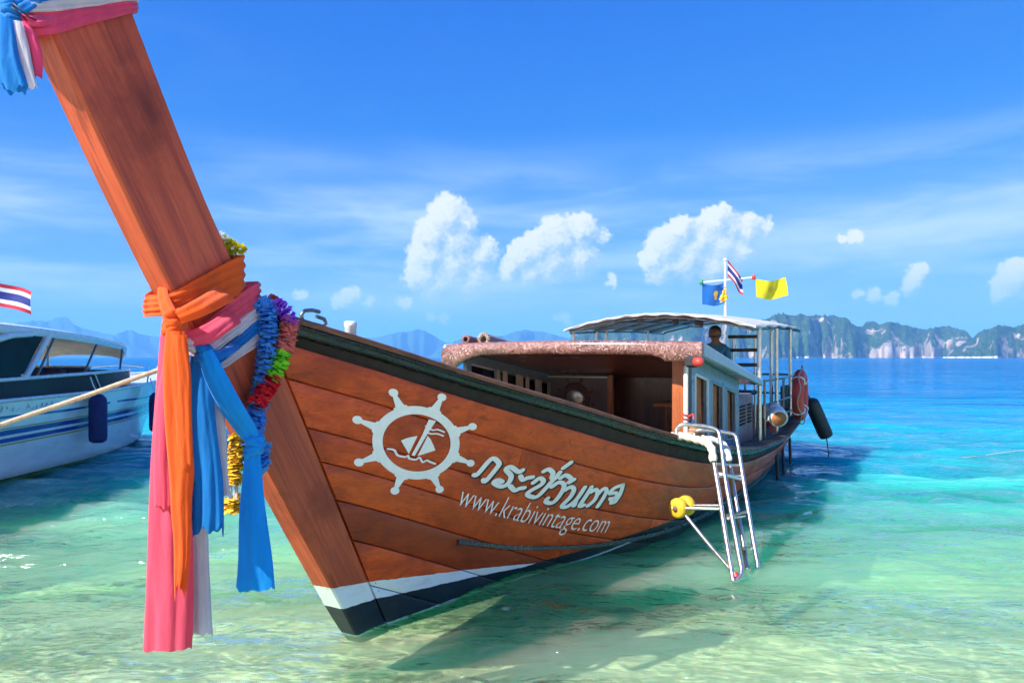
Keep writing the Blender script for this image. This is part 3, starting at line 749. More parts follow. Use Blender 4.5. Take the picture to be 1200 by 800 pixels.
# --- bow fittings
cl = MB(); c = L(-.36, .04, 1.905)
cl.tube([c + Vector((a, 0, b)) for a, b in ((.045, .055), (-.015, .062), (-.075, .055), (-.10, .03), (-.09, .0), (-.05, -.012), (.02, -.02), (.075, -.028), (.10, -.01), (.085, .015), (.02, .028))], .011, 8)
cl.tube([c + Vector((-.02, 0, -.01)), c + Vector((-.02, 0, -.16))], .016, 8)
cl.build('mooring_ring', m_dsteel, boat)
bo = MB(); bo.lathe([(0, .001), (.036, 0), (.036, .10), (.040, .105), (.040, .13), (.034, .135), (0, .135)], L(-.02, .02, zS(-.02) - .04), seg=18); bo.v = [(x, y, z + (.07 if z > zS(-.02) - .02 else 0)) for x, y, z in bo.v]; bo.build('bollard', m_white, boat)

# --- cabin
RW = 1.38
def roof_z(s, b): return 1.85 - .138 * (s - 3.15) - .022 * (b / RW) ** 2
S_RF, S_RB = 3.15, 6.15
rf = MB(); rws = []
for s in np.linspace(S_RF, S_RB, 14): rws.append([L(s, b, roof_z(s, b)) for b in np.linspace(-RW, RW, 15)])
rf.grid(rws)
roof = rf.build('cabin_roof', m_roof, boat)
cl_ = MB(); rws = []
for s in np.linspace(S_RF + .02, S_RB - .02, 14): rws.append([L(s, b, roof_z(s, b) - .07) for b in np.linspace(-RW + .03, RW - .03, 15)])
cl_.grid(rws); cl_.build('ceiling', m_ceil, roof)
# front valance with an arched lower edge
va = MB(); bs_ = np.concatenate([np.linspace(-RW - .02, -1.22, 5), np.linspace(-1.18, 1.02, 24), np.linspace(1.06, RW + .02, 6)])
def low(b):
    if b < -1.2: return roof_z(S_RF, b) - .245
    if b > 1.04: return roof_z(S_RF, b) - .178
    t = (b + 1.2) / 2.24
    edge = .10 * max(0, 1 - t / .16) ** 2 + .03 * max(0, 1 - (1 - t) / .03)
    return roof_z(S_RF, b) - .125 - edge
rws = []
for b in bs_:
    zt = roof_z(S_RF, b) + .012; r = max(0, -b - 1.2) / .2
    zt -= .05 * r * r; zl = low(b); f = -.06 * (1 - (b / RW) ** 2)
    rws.append([L(S_RF + f + .04, b, zt), L(S_RF + f - .012, b, zt - .004), L(S_RF + f - .035, b, zt - .03), L(S_RF + f - .04, b, lerp(zt, zl, .6)), L(S_RF + f - .03, b, zl + .01), L(S_RF + f - .015, b, zl), L(S_RF + f + .04, b, zl + .004)])
va.grid(rws, True); va.add(rws[0], [tuple(range(7))]); va.add(rws[-1], [tuple(range(7))[::-1]])
o = va.build('front_valance', m_roof, roof); o['label'] = 'glittering brown roof fascia with an arched lower edge'
for sd in (1, -1):
    ea = MB(); rws = []
    for s in np.linspace(S_RF + .02, S_RB + .03, 12):
        z = roof_z(s, RW); th = lerp(.115, .07, (s - S_RF) / 3)
        rws.append([L(s, sd * (RW - .10), z + .012), L(s, sd * (RW + .015), z + .008), L(s, sd * (RW + .03), z - .01), L(s, sd * (RW + .03), z - th), L(s, sd * (RW), z - th - .006), L(s, sd * (RW - .10), z - th + .03)])
    ea.grid(rws, True, smooth=False); ea.add(rws[0], [tuple(range(6))]); ea.add(rws[-1], [tuple(range(6))[::-1]])
    ea.build('eave', m_eave, roof)
rb_ = MB(); rb_.box(L(S_RB, 0, roof_z(S_RB, 0) - .04), (.04, 2 * RW, .09), None, .01); rb_.build('rear_fascia', m_eave, roof)
# side walls: posts, sill and head rails with real window openings, curtain and frame in each
m_tint = plain('tinted_pane', (.012, .014, .02), .15, var=.2)
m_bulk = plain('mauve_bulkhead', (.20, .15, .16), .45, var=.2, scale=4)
def side_wall(sd, s_a, s_b, wins, cur, head_drop):
    b = sd * 1.19; wo_ = empty('side_wall'); wo_.parent = boat
    def panel(sa, sb, fz0, fz1, mat=m_bluewall, th=.04, nm='wall_panel', bb=b):
        mb = MB(); rws = []
        for s in np.linspace(sa, sb, max(2, int((sb - sa) / .25) + 2)):
            z0, z1 = fz0(s), fz1(s); rws.append([L(s, bb - th / 2, z0), L(s, bb + th / 2, z0), L(s, bb + th / 2, z1), L(s, bb - th / 2, z1)])
        mb.grid(rws, True, smooth=False); mb.add(rws[0], [(0, 1, 2, 3)]); mb.add(rws[-1], [(3, 2, 1, 0)]); return mb.build(nm, mat, wo_)
    zb = lambda s: zS(s) - .04; zt = lambda s: roof_z(s, 1.2) - .075
    zsill = lambda s: zS(s) + .07 - .0 * s; zhead = lambda s: zt(s) - head_drop
    panel(s_a, s_b, zb, zsill); panel(s_a, s_b, zhead, zt)
    edges = [s_a] + [x for w_ in wins for x in w_] + [s_b]
    for i in range(0, len(edges), 2):
        if edges[i + 1] - edges[i] > .005: panel(edges[i], edges[i + 1], lambda s: zsill(s) + .001, lambda s: zhead(s) - .001, nm='wall_panel')
    for i, (a, c) in enumerate(wins):
        fm = MB()
        for (p, q) in (((a, zsill(a)), (c, zsill(c))), ((a, zhead(a)), (c, zhead(c))), ((a, zsill(a)), (a, zhead(a))), ((c, zsill(c)), (c, zhead(c)))):
            fm.tube([L(p[0], b + sd * .018, p[1]), L(q[0], b + sd * .018, q[1])], .016, 6)
        wf = fm.build('window_frame', m_curtain_w if i == 0 else m_bluewall, wo_)
        if sd < 0:
            pa_ = MB(); pa_.add([L(a, b - .03, zsill(a)), L(c, b - .03, zsill(c)), L(c, b - .03, zhead(c)), L(a, b - .03, zhead(a))], [(0, 1, 2, 3)]); pa_.build('pane', m_tint, wf)
        for (f0, f1, mt) in cur[i]:
            cu_ = MB(); rws = []
            for s in np.linspace(lerp(a, c, f0), lerp(a, c, f1), 22):
                wv_ = .018 * math.sin(s * 95) + .008 * math.sin(s * 41)
                rws.append([L(s, b - sd * (.05 + wv_ * (.4 + .6 * q)), lerp(zhead(s), zsill(s) - .02, q)) for q in (0, .5, 1)])
            cu_.grid(rws); cu_.build('curtain', mt, wf)
    return wo_
side_wall(1, 3.50, 5.72, [(3.62, 4.12), (4.30, 4.82), (5.00, 5.50)], [[(.0, .45, m_curtain_w), (.62, 1, m_curtain_b)], [(.0, .12, m_curtain_w), (.5, 1, m_curtain_b)], [(.25, 1, m_curtain_b)]], .16)
side_wall(-1, 3.26, 5.72, [(3.36, 3.96), (4.02, 4.52), (4.58, 5.06), (5.12, 5.62)], [[(.82, 1, m_curtain)], [(.0, .2, m_curtain), (.62, 1, m_curtain)], [(.0, .25, m_curtain), (.55, 1, m_curtain)], [(.2, .8, m_curtain)]], .10)
pw_ = MB(); pw_.box(L(3.42, 1.12, (zS(3.42) + roof_z(3.42, 1.1)) / 2 - .03), (.10, .13, roof_z(3.42, 1.1) - zS(3.42) - .02), None, .012); pw_.build('corner_post', m_post, boat)
pp = MB(); pp.tube([L(3.25, 1.22, zS(3.2) - .02), L(3.25, 1.22, 1.60), L(3.27, 1.24, 1.65), L(3.32, 1.27, 1.66), L(3.36, 1.27, 1.63)], .022, 10); pp.build('white_pipe', m_white, boat)
pt_ = MB(); pt_.tube([L(3.25 + .03 * math.cos(a), 1.22 + .03 * math.sin(a), zS(3.2) + .18 + .006 * a) for a in np.linspace(0, 13, 40)], .008, 6)
pt_.tube([L(3.23, 1.25, zS(3.2) + .22), L(3.20, 1.30, zS(3.2) + .25), L(3.19, 1.31, zS(3.2) + .20)], .009, 6); pt_.build('red_tie', m_red, boat)
lmp = MB(); lmp.box(L(3.06, 1.33, 1.655), (.10, .11, .10), None, .02); lo_ = lmp.build('side_lamp', m_black, boat)
ll = MB(); ll.lathe([(0, .05), (.03, .045), (.04, .02), (.042, -.03), (0, -.03)], L(3.02, 1.39, 1.655), (-.3, -1, 0), 14); ll.build('lamp_lens', m_red, lo_)
# bulkhead with steering wheel, door post, benches in the dark cabin
zc = lambda s: roof_z(s, 0) - .08
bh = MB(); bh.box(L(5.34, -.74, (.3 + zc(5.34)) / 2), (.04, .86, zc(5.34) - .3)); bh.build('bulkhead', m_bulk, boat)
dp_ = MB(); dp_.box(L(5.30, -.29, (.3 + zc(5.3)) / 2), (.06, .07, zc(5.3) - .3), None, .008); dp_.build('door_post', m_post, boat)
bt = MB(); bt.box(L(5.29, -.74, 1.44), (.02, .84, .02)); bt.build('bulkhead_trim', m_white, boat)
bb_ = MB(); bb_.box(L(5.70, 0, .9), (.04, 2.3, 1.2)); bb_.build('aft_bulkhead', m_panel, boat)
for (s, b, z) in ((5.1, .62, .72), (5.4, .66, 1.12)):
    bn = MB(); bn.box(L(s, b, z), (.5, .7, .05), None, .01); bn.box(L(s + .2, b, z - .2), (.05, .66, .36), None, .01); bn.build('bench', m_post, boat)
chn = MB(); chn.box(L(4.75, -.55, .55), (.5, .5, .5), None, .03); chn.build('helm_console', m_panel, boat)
wc_ = L(4.86, -.58, 1.20); wx = Vector((1, 0, .2)).normalized(); wy = Vector((0, 1, 0)); wz = wx.cross(wy)
sw = MB(); sw.tube([wc_ + (wy * math.cos(a) + wz * math.sin(a)) * .165 for a in np.linspace(0, 2 * math.pi, 33)[:-1]], .022, 10, True)
swo = sw.build('steering_wheel', m_panel, boat)
sp_ = MB()
for k in range(8):
    a = R(22.5 + 45 * k); dr_ = wy * math.cos(a) + wz * math.sin(a); sp_.tube([wc_, wc_ + dr_ * .17, wc_ + dr_ * .20, wc_ + dr_ * .24, wc_ + dr_ * .265], [.012, .012, .011, .018, .010], 8)
sp_.build('wheel_spokes', m_panel, swo)
hbm = MB(); hbm.lathe([(0, .03), (.10, .025), (.115, .0), (.115, -.02), (0, -.02)], wc_ - wx * .02, -wx, 24); hbm.build('wheel_hub', m_steel, swo)
sfm = MB(); sfm.tube([wc_, L(5.0, -.58, .8)], .03, 8); sfm.build('wheel_column', m_panel, swo)
# mauve engine-house sides with louvre panels behind the cabin
eh = MB()
for sd in (1, -1): eh.box(L(6.22, sd * 1.17, .88), (.96, .05, .62), None, .01)
eh.box(L(6.72, 0, .88), (.04, 2.3, .62), None, .01); eh.box(L(6.2, 0, 1.20), (1.0, 2.36, .04), None, .01)
eho = eh.build('engine_house', plain('mauve_paint', (.25, .15, .15), .4, var=.25, scale=3, coat=.15), boat)
for s in (5.98, 6.42):
    for z in np.linspace(.86, 1.08, 6):
        lv = MB(); lv.box(L(s, 1.203, z), (.30 if s < 6.2 else .2, .016, .022), Matrix.Rotation(R(24), 3, 'X')); lv.build('louvre', m_dark, eho)

# --- aft awning on stainless posts
AWL, AWR = -1.06, 1.42
def aw_z(s, b): return 2.065 + .185 * (1 - ((b - .18) / 1.24) ** 2) + .052 * (s - 5.6) - .006 * (s - 5.6) ** 2
S_A, S_B = 5.6, 10.1
aw = MB(); rws = []
for i, s in enumerate(np.linspace(S_A, S_B, 30)):
    rws.append([L(s + .02 * math.sin(b * 9) * (1 if i == 0 else 0), b, aw_z(s, b) - .012 * (math.sin(i / 29 * math.pi * 5)) ** 2) for b in np.linspace(AWL, AWR, 25)])
aw.grid(rws)
awo = aw.build('awning', m_canopy, boat, fix=False); sdm = awo.modifiers.new('thick', 'SOLIDIFY'); sdm.thickness = .012; sdm.offset = 0
hem = MB(); hem.tube([L(S_A, b, aw_z(S_A, b) - .012 + .008 * math.sin(b * 24)) for b in np.linspace(AWL - .01, AWR + .01, 50)], .016, 8)
for eb_ in (AWL, AWR): hem.tube([L(s, eb_, aw_z(s, eb_) - .01 + .01 * math.sin(s * 7)) for s in np.linspace(S_A, S_B, 40)], .015, 8)
hem.build('awning_hem', m_canopy, awo)
for s in np.linspace(S_A + .08, S_B - .08, 6):
    rbm = MB(); rbm.tube([L(s, b, aw_z(s, b) - .05) for b in np.linspace(AWL + .04, AWR - .04, 20)], .016, 8); rbm.build('awning_rib', m_dsteel, awo)
for b in (AWL + .05, -.4, .6, 1.36):
    rbm = MB(); rbm.tube([L(s, b, aw_z(s, b) - .066) for s in np.linspace(S_A + .08, S_B - .08, 16)], .014, 8); rbm.build('awning_stringer', m_dsteel, awo)
for (s, b) in ((6.19, 1.37), (7.55, 1.37), (8.99, 1.36), (8.67, 1.12), (5.75, -1.0), (6.6, -1.0), (7.0, -1.0), (8.99, -1.0)):
    pm = MB(); zb = (zS(s) - .03 if b > 0 else .46) if s > 6.18 else roof_z(s, b); zt = aw_z(s, b) - .05
    pm.tube([L(s, b, zb), L(s, b, zt)], .028, 10); pm.lathe([(0, 0), (.06, 0), (.06, .012), (.03, .016)], L(s, b, zb), seg=14); pm.build('awning_post', m_steel, boat)
# lamps under the awning front
for b, r in ((.42, .035), (.72, .05)):
    lm = MB(); lm.box(L(5.72, b, aw_z(5.72, b) - .11), (.05, r * 2, r * 1.8), None, .01); lm.tube([L(5.72, b, aw_z(5.72, b) - .06), L(5.72, b, aw_z(5.72, b) - .02)], .01, 6); lm.build('deck_lamp', m_black, boat)
# stern rail
srm = MB()
for z in (1.38, 1.06, .84):
    srm.tube([L(6.75, 1.34, z), L(7.5, 1.37, z), L(9.0, 1.38, z + .01), L(9.75, 1.3, z + .02), L(9.82, .9, z + .02), L(9.82, -.9, z + .02), L(9.7, -1.3, z + .02), L(6.75, -1.34, z)], .017, 8)
for (s, b) in ((6.75, 1.34), (8.2, 1.37), (9.75, 1.3), (9.82, .5), (9.82, -.5), (8.2, -1.36), (6.75, -1.34)):
    srm.tube([L(s, b, zS(s) - .03), L(s, b, 1.40)], .018, 8)
srm.build('stern_rail', m_dsteel, boat)
# helm seat: ladder-back frame on the engine house
hsb = MB()
for b in (.70, 1.02): hsb.tube([L(7.85, b, .46), L(7.85, b, 2.0)], .02, 8)
hso = hsb.build('helm_seat_frame', m_steel, boat)
for z in (1.58, 1.80, 2.0):
    sl = MB(); sl.box(L(7.83, .86, z), (.03, .46, .05), None, .008); sl.build('back_slat', m_black, hso)
stt = MB(); stt.box(L(7.62, .86, 1.18), (.42, .40, .06), None, .02); stt.build('seat', m_black, hso)
# mast with cross-arm
mz = aw_z(8.9, .36)
ms = MB(); ms.tube([L(8.9, .36, mz - .06), L(8.9, .36, 3.28)], [.022, .018], 10); ms.lathe([(0, .04), (.03, .03), (.035, 0), (.0, -.01)], L(8.9, .36, 3.29), seg=12)
mo = ms.build('flag_mast', m_white, boat)
ca0, ca1 = L(8.9, .36, 2.93) + Vector((-.36, -.26, -.02)), L(8.9, .36, 2.93) + Vector((.30, -.42, .05))
a0 = to_boat(Wp(822, 331, 12.2)); a1 = to_boat(Wp(883, 325, 12.1))
xa = MB(); xa.tube([a0, a1], .013, 8); xa.build('cross_arm', m_white, mo)
for p, mt in ((a0, plain('green_lens', (.02, .25, .10), .3)), (a1, m_red)):
    ln = MB(); ln.lathe([(0, .045), (.028, .035), (.034, .0), (.028, -.035), (0, -.04)], p, seg=12); ln.build('navigation_lamp', mt, mo)
# stern gear hanging under the overhang
for s, b in ((7.2, 1.28), (7.9, 1.26), (8.7, 1.25)):
    gm = MB(); gm.tube([L(s, b + .14, .44), L(s, b + .16, -.15)], .022, 8); gm.build('rub_post', m_black, boat)
# long-tail engine hinted at the stern: shaft frame
eng = MB(); eng.box(L(9.0, -.2, .74), (.7, .42, .40), None, .05); eng.box(L(8.95, -.2, 1.0), (.5, .34, .14), None, .04); eng.tube([L(8.7, -.2, .95), L(7.95, .1, 1.25)], .02, 8); eng.build('engine', m_dsteel, boat)
nt = MB()
for k in range(9): nt.tube([L(7.0 + .15 * k, 1.36, 1.05), L(7.05 + .15 * k, 1.37, .66)], .007, 5)
nt.build('red_netting', m_red, boat)
tpm = MB(); tpm.box(L(8.9, 1.30, 1.0), (.9, .02, .5), None, .008); tpm.build('dark_side_screen', m_dark, boat)

# ------------------------------------------------------------------ loose things aboard
def cloth_grid(mb, fn, nu, nv): mb.grid([[fn(i / nu, j / nv) for j in range(nv + 1)] for i in range(nu + 1)])
# flags
def flag(label, color_fn_mat, p0, ex, drop, wave, group=None, seedf=0, emblem=None):
    ob = empty('flag', p0, 0, label, 'flag', 'flags on the boat mast')
    mb = MB(); ex = Vector(ex); side = Vector((-ex.y, ex.x, 0)).normalized()
    def fn(u, v): return ex * u + Vector((0, 0, -1)) * (drop * v + .04 * u * math.sin(3 * u + seedf)) + side * wave * math.sin(u * 7 + v * 2 + seedf) * (.3 + u) + Vector((0, 0, wave * .5 * math.sin(u * 5 + seedf)))
    cloth_grid(mb, fn, 24, 16); o_ = mb.build('flag_cloth', color_fn_mat, ob, fix=False)
    uv = o_.data.uv_layers.new(name='uv'); li = 0
    co_ = [(i / 24, j / 16) for i in range(25) for j in range(17)]
    for lp in o_.data.loops: uv.data[lp.index].uv = co_[lp.vertex_index]
    if emblem:
        eb = MB()
        for (cu, cv, r) in emblem[1]:
            for sdq in (-1, 1):
                eb.add([fn(cu + r * math.cos(a) * .7, cv + r * math.sin(a)) + side * .004 * sdq for a in np.linspace(0, 2 * math.pi, 13)[:-1]], [tuple(range(12))])
        eb.build('emblem', emblem[0], o_, fix=False)
    return ob
def stripes(name, trans=.4):
    m, nb_ = new_mat(name); uvn = nb_.n('ShaderNodeUVMap'); uvn.uv_map = 'uv'; v = nb_.sep(uvn.outputs[0])[1]
    cr = nb_.n('ShaderNodeValToRGB'); cr.color_ramp.interpolation = 'CONSTANT'; e = cr.color_ramp.elements
    red, wh, bl = (.55, .03, .05, 1), (.80, .80, .82, 1), (.03, .04, .22, 1)
    for i, (p, c_) in enumerate([(0, red), (.167, wh), (.333, bl), (.667, wh), (.833, red)]):
        if i >= len(e): e.new(p)
        e[i].position = p; e[i].color = c_
    nb_.put(cr.inputs[0], v); p_ = principled(nb_, cr.outputs[0], .8); t_ = nb_.n('ShaderNodeBsdfTranslucent'); nb_.put(t_.inputs[0], cr.outputs[0])
    mx = nb_.n('ShaderNodeMixShader'); mx.inputs[0].default_value = trans; nb_.t.links.new(p_, mx.inputs[1]); nb_.t.links.new(t_.outputs[0], mx.inputs[2]); finish(nb_, mx.outputs[0]); return m
m_tri = stripes('five_stripe_cloth')
m_fblue = cloth('flag_blue', (.02, .16, .50)); m_fyel = cloth('flag_yellow', (.85, .70, .02)); m_gold = plain('gold_print', (.75, .48, .04), .6)
flag('sky blue flag with a gold emblem on the mast cross-arm', m_fblue, Wp(823, 333, 12.19), (.37, .05, 0), .34, .018, emblem=(m_gold, [(.62, .42, .16), (.62, .62, .10)]), seedf=1)
flag('bright yellow flag streaming from the mast cross-arm', m_fyel, Wp(886, 328, 12.08), (.52, .08, 0), .30, .045, emblem=(plain('ochre_print', (.62, .42, .02), .6), [(.5, .45, .16)]), seedf=2)
flag('red white and blue striped flag furling at the mast top', m_tri, Wp(853, 305, 12.1), (.26, .02, -.30), .26, .035, seedf=.4)
fy = MB()
for k in range(60):
    p = Wp(849, 346, 12.1) + Vector((rng.normal(0, .022), rng.normal(0, .02), rng.normal(0, .055))); d1 = Vector(rng.normal(0, 1, 3)).normalized() * .03; d2 = d1.cross(Vector(rng.normal(0, 1, 3))).normalized() * .022
    fy.add([p - d1, p + d2, p + d1, p - d2], [(0, 1, 2, 3)])
m_mari = plain('marigold_petal', (.98, .55, .02), .8, var=.12, scale=30)
tag(fy.build('garland', m_mari, fix=False), 'tiny yellow flower garland tied to the flag mast', 'garland')

# rolled mats on the roof
def roll(label, c, r, ln, mat, ring=None, hollow=True):
    ob = empty('rolled_mat', c, BOAT_RZ, label, 'rolled mat'); mb = MB()
    mb.lathe([(r * .55, 0), (r, 0), (r * 1.02, .02), (r, .1), (r, ln - .05), (r * .9, ln), (0, ln), (0, .12), (r * .55, .12), (r * .55, 0)], (0, 0, 0), (1, 0, -.138), 22); mb.build('roll', mat, ob)
    if ring:
        rm = MB(); q = Vector((1, 0, -.138)).normalized(); a_ = Vector((0, 1, 0)); b_ = q.cross(a_)
        for k in range(16):
            t = 2 * math.pi * k / 16; cc_ = (a_ * math.cos(t) + b_ * math.sin(t)) * r * .8
            e_ = a_ * math.cos(t) + b_ * math.sin(t)
            rm.tube([cc_ + (e_ * math.cos(x) + q * math.sin(x)) * r * .26 for x in np.linspace(0, 2 * math.pi, 11)[:-1]], r * .09, 6, True)
        rm.build('rope_binding', ring, ob)
    return ob
zr = lambda s, b: roof_z(s, b) + .012
roll('grey rolled mat with rope-bound open end on the cabin roof', LW(3.42, -1.05, zr(3.42, 1.05) + .075), .075, .78, plain('grey_mat', (.26, .22, .22), .8), m_rope)
roll('white capped thin rolled mat on the cabin roof', LW(3.22, -1.16, zr(3.22, 1.16) + .052), .05, .45, plain('maroon_mat', (.20, .10, .10), .8))
# vent stub on roof
vs_ = MB(); vs_.box(L(5.15, .86, roof_z(5.15, .86) + .07), (.07, .07, .16), None, .01); vs_.build('roof_vent', m_post, roof)

# life ring hung on the stern rail
lr = empty('life_ring', LW(8.25, 1.60, 1.13), BOAT_RZ, 'orange-red life ring hung on the stern rail beside the black fender', 'life ring')
ring = MB(); ring.tube([Vector((.27 * math.cos(a), .0, .30 * math.sin(a))) for a in np.linspace(0, 2 * math.pi, 41)[:-1]], .085, 12, True); rgo = ring.build('ring', m_red, lr)
gr_ = MB(); gr_.tube([Vector(((.385 + .02 * math.cos(4 * a)) * math.cos(a), -.03 + .02 * math.sin(6 * a), (.415 + .02 * math.cos(4 * a)) * math.sin(a))) for a in np.linspace(0, 2 * math.pi, 61)[:-1]], .009, 6, True); gr_.build('grab_line', m_rope, lr)
for k in range(4):
    a = R(45 + 90 * k); bd = MB(); c_ = Vector((.27 * math.cos(a), 0, .30 * math.sin(a))); e_ = c_.normalized()
    bd.tube([c_ + (e_ * math.cos(t) + Vector((0, 1, 0)) * math.sin(t)) * .088 for t in np.linspace(0, 2 * math.pi, 15)[:-1]], .012, 6, True); bd.build('band', m_white, lr)
# black fender hanging off the stern quarter
fb_ = empty('fender', LW(9.3, 1.62, 1.02), BOAT_RZ, 'long black rubber fender hanging over the wooden stern', 'fender')
fm_ = MB(); fm_.lathe([(0, 0), (.06, -.01), (.105, -.05), (.115, -.10), (.115, -.66), (.105, -.70), (.04, -.71), (0, -.71)], (0, 0, 0), (-.42, .36, 1), 18); fm_.build('body', m_black, fb_)
ft = MB(); ft.tube([(.0, .1, .12), (0, .03, .06), (0, 0, 0)], .012, 6); ft.tube([Vector((.42, -.36, -1)).normalized() * .70 + Vector((0, 0, -q * .42)) + Vector((.03 * math.sin(q * 4), -.05 * q, 0)) for q in np.linspace(0, 1, 12)], .009, 6); ft.build('lanyard', m_black, fb_)
# white drum float lashed to the rail
dr0 = empty('drum', LW(6.9, 1.50, .74), BOAT_RZ, 'white plastic drum with a rusty brown face lashed at the stern rail', 'drum')
dm = MB(); dm.lathe([(0, 0), (.115, 0), (.125, .015), (.125, .07), (.131, .08), (.125, .09), (.125, .20), (.131, .21), (.125, .22), (.125, .28), (.115, .295), (0, .295)], (0, 0, .13), (.75, .35, .25), 22); dm.build('shell', m_white, dr0)
dm = MB(); dm.lathe([(0, -.012), (.09, -.010), (.105, .004), (0, .006)], Vector((0, 0, .13)), (.75, .35, .25), 18); dm.build('end_cap', plain('rusty_orange', (.45, .16, .05), .7, var=.5, scale=14), dr0)
dm = MB(); dm.tube([(.1, .1, .05), (.05, .16, .2), (0, .2, .35)], .012, 6); dm.build('lashing', m_rope, dr0)

# ------------------------------------------------------------------ boarding ladder
ld = empty('boarding_ladder', Wp(872, 672, 5.72), 0, 'stainless steel boarding ladder hooked over the gunwale of the wooden boat', 'ladder')
lo0 = ld.location.copy()
def lp_(u, v, far=0):
    t = (v - 497) / (680 - 497); return Wp(u, v, lerp(6.55, 5.66, t) + far) - lo0
def hang(pts): return spline(pts, max(10, 6 * len(pts)))
def rail(name, pts, r=.019, mat=m_steel): return MB().tube(hang(pts), r, 10).build(name, mat, ld)
FARD = .26
rail('near_rail', [lp_(794, 512, .05), lp_(793, 503, .05), lp_(800, 497.5), lp_(814, 498), lp_(830, 500), lp_(840, 504), lp_(844, 514), lp_(850, 560), lp_(857, 600), lp_(866, 650), lp_(869, 668), lp_(866, 677), lp_(860, 680), lp_(858, 672), lp_(850, 625), lp_(843, 580), lp_(836.5, 541)])
rail('far_rail', [lp_(815, 514, FARD + .05), lp_(814, 508, FARD + .05), lp_(820, 504, FARD), lp_(836, 504.5, FARD), lp_(853, 507, FARD), lp_(861, 510, FARD), lp_(864, 518, FARD), lp_(870, 555, FARD), lp_(877, 598, FARD), lp_(885, 645, FARD), lp_(888, 662, FARD), lp_(885, 670, FARD), lp_(879, 674, FARD), lp_(876, 668, FARD), lp_(869, 625, FARD), lp_(862, 585, FARD), lp_(855.5, 546, FARD)])
for (a, b) in (((838, 543), (866, 545)), ((842, 558), (868, 557)), ((853, 607), (873, 604))):
    rail('rung', [lp_(*a), lp_(*b, FARD)], .012)
for (a, b, c_, d__, mt) in (((841, 553), (849, 554), (870, 560), (858, 558), m_white), ((851, 602), (860, 602), (877, 597), (866, 598), m_dsteel), ((857, 640), (866, 641), (884, 640), (871, 640), m_dsteel)):
    st_ = MB(); st_.prism([lp_(*a), lp_(*b), lp_(*c_, FARD), lp_(*d__, FARD)], (0, 0, -.022)); st_.build('tread', mt, ld)
rail('stand_off_bar', [lp_(788, 595, .22), lp_(848, 596, .0)], .013); rail('stand_off_bar', [lp_(802, 592, .29), lp_(846, 592, .06)], .013)
rail('diagonal_strut', [lp_(802, 602, .22), lp_(828, 634, .12), lp_(857, 668, .0)], .015)
for (u, v) in ((795, 595), (804, 592)):
    fl_ = MB(); c_ = lp_(u, v, .22 + (.07 if u > 800 else 0)); axd = (Vector((D_.x, D_.y, 0)) * .9 + Vector((.3, -.2, .05))).normalized()
    fl_.lathe([(.018, -.04), (.062, -.042), (.082, -.028), (.087, 0), (.082, .028), (.062, .042), (.018, .04)], c_, axd, 24); flo = fl_.build('float_roller', m_yellow_f, ld)
    fh = MB(); fh.lathe([(0, -.052), (.024, -.05), (.026, .05), (0, .052)], c_, axd, 12); fh.build('hub', m_cap, flo)
pd = MB(); pd.tube(spline([lp_(786, 511, .1), lp_(800, 511, .06), (lp_(816, 515, .03)), lp_(828, 519, 0), lp_(834, 526, -.02), lp_(836, 541, -.02)], 30), [.034 + .005 * math.sin(i * 1.7) for i in range(30)], 10); pd.build('cloth_padding', m_cream, ld)
pd = MB(); pd.tube(spline([lp_(822, 513, FARD), lp_(840, 516, FARD), lp_(851, 524, FARD), lp_(855, 540, FARD)], 20), [.026 + .004 * math.sin(i * 1.9) for i in range(20)], 10); pd.build('cloth_padding', m_curtain_w, ld)
for (u, v, f) in ((864, 676, 0), (881, 672, FARD)):
    rt = MB(); rt.tube([lp_(u - 3, v - 5, f), lp_(u - 1, v, f)], .021, 8); rt.build('red_tape', m_red, ld)
# folded towel and coil by the ladder top
tw_ = MB(); cq = LW(3.30, 1.30, zS(3.3) + .03)
for k in range(5):
    tw_.tube([cq + Vector((.09 * math.cos(a) * (1 - .12 * k), .09 * math.sin(a) * (1 - .12 * k), .028 * k)) for a in np.linspace(0, 2 * math.pi, 25)[:-1]], .018, 8, True)
tag(tw_.build('rope_coil', plain('brown_rope', (.40, .22, .12), .85, scale=25, bump=.4)), 'small brown coil of rope on the gunwale by the ladder', 'rope')

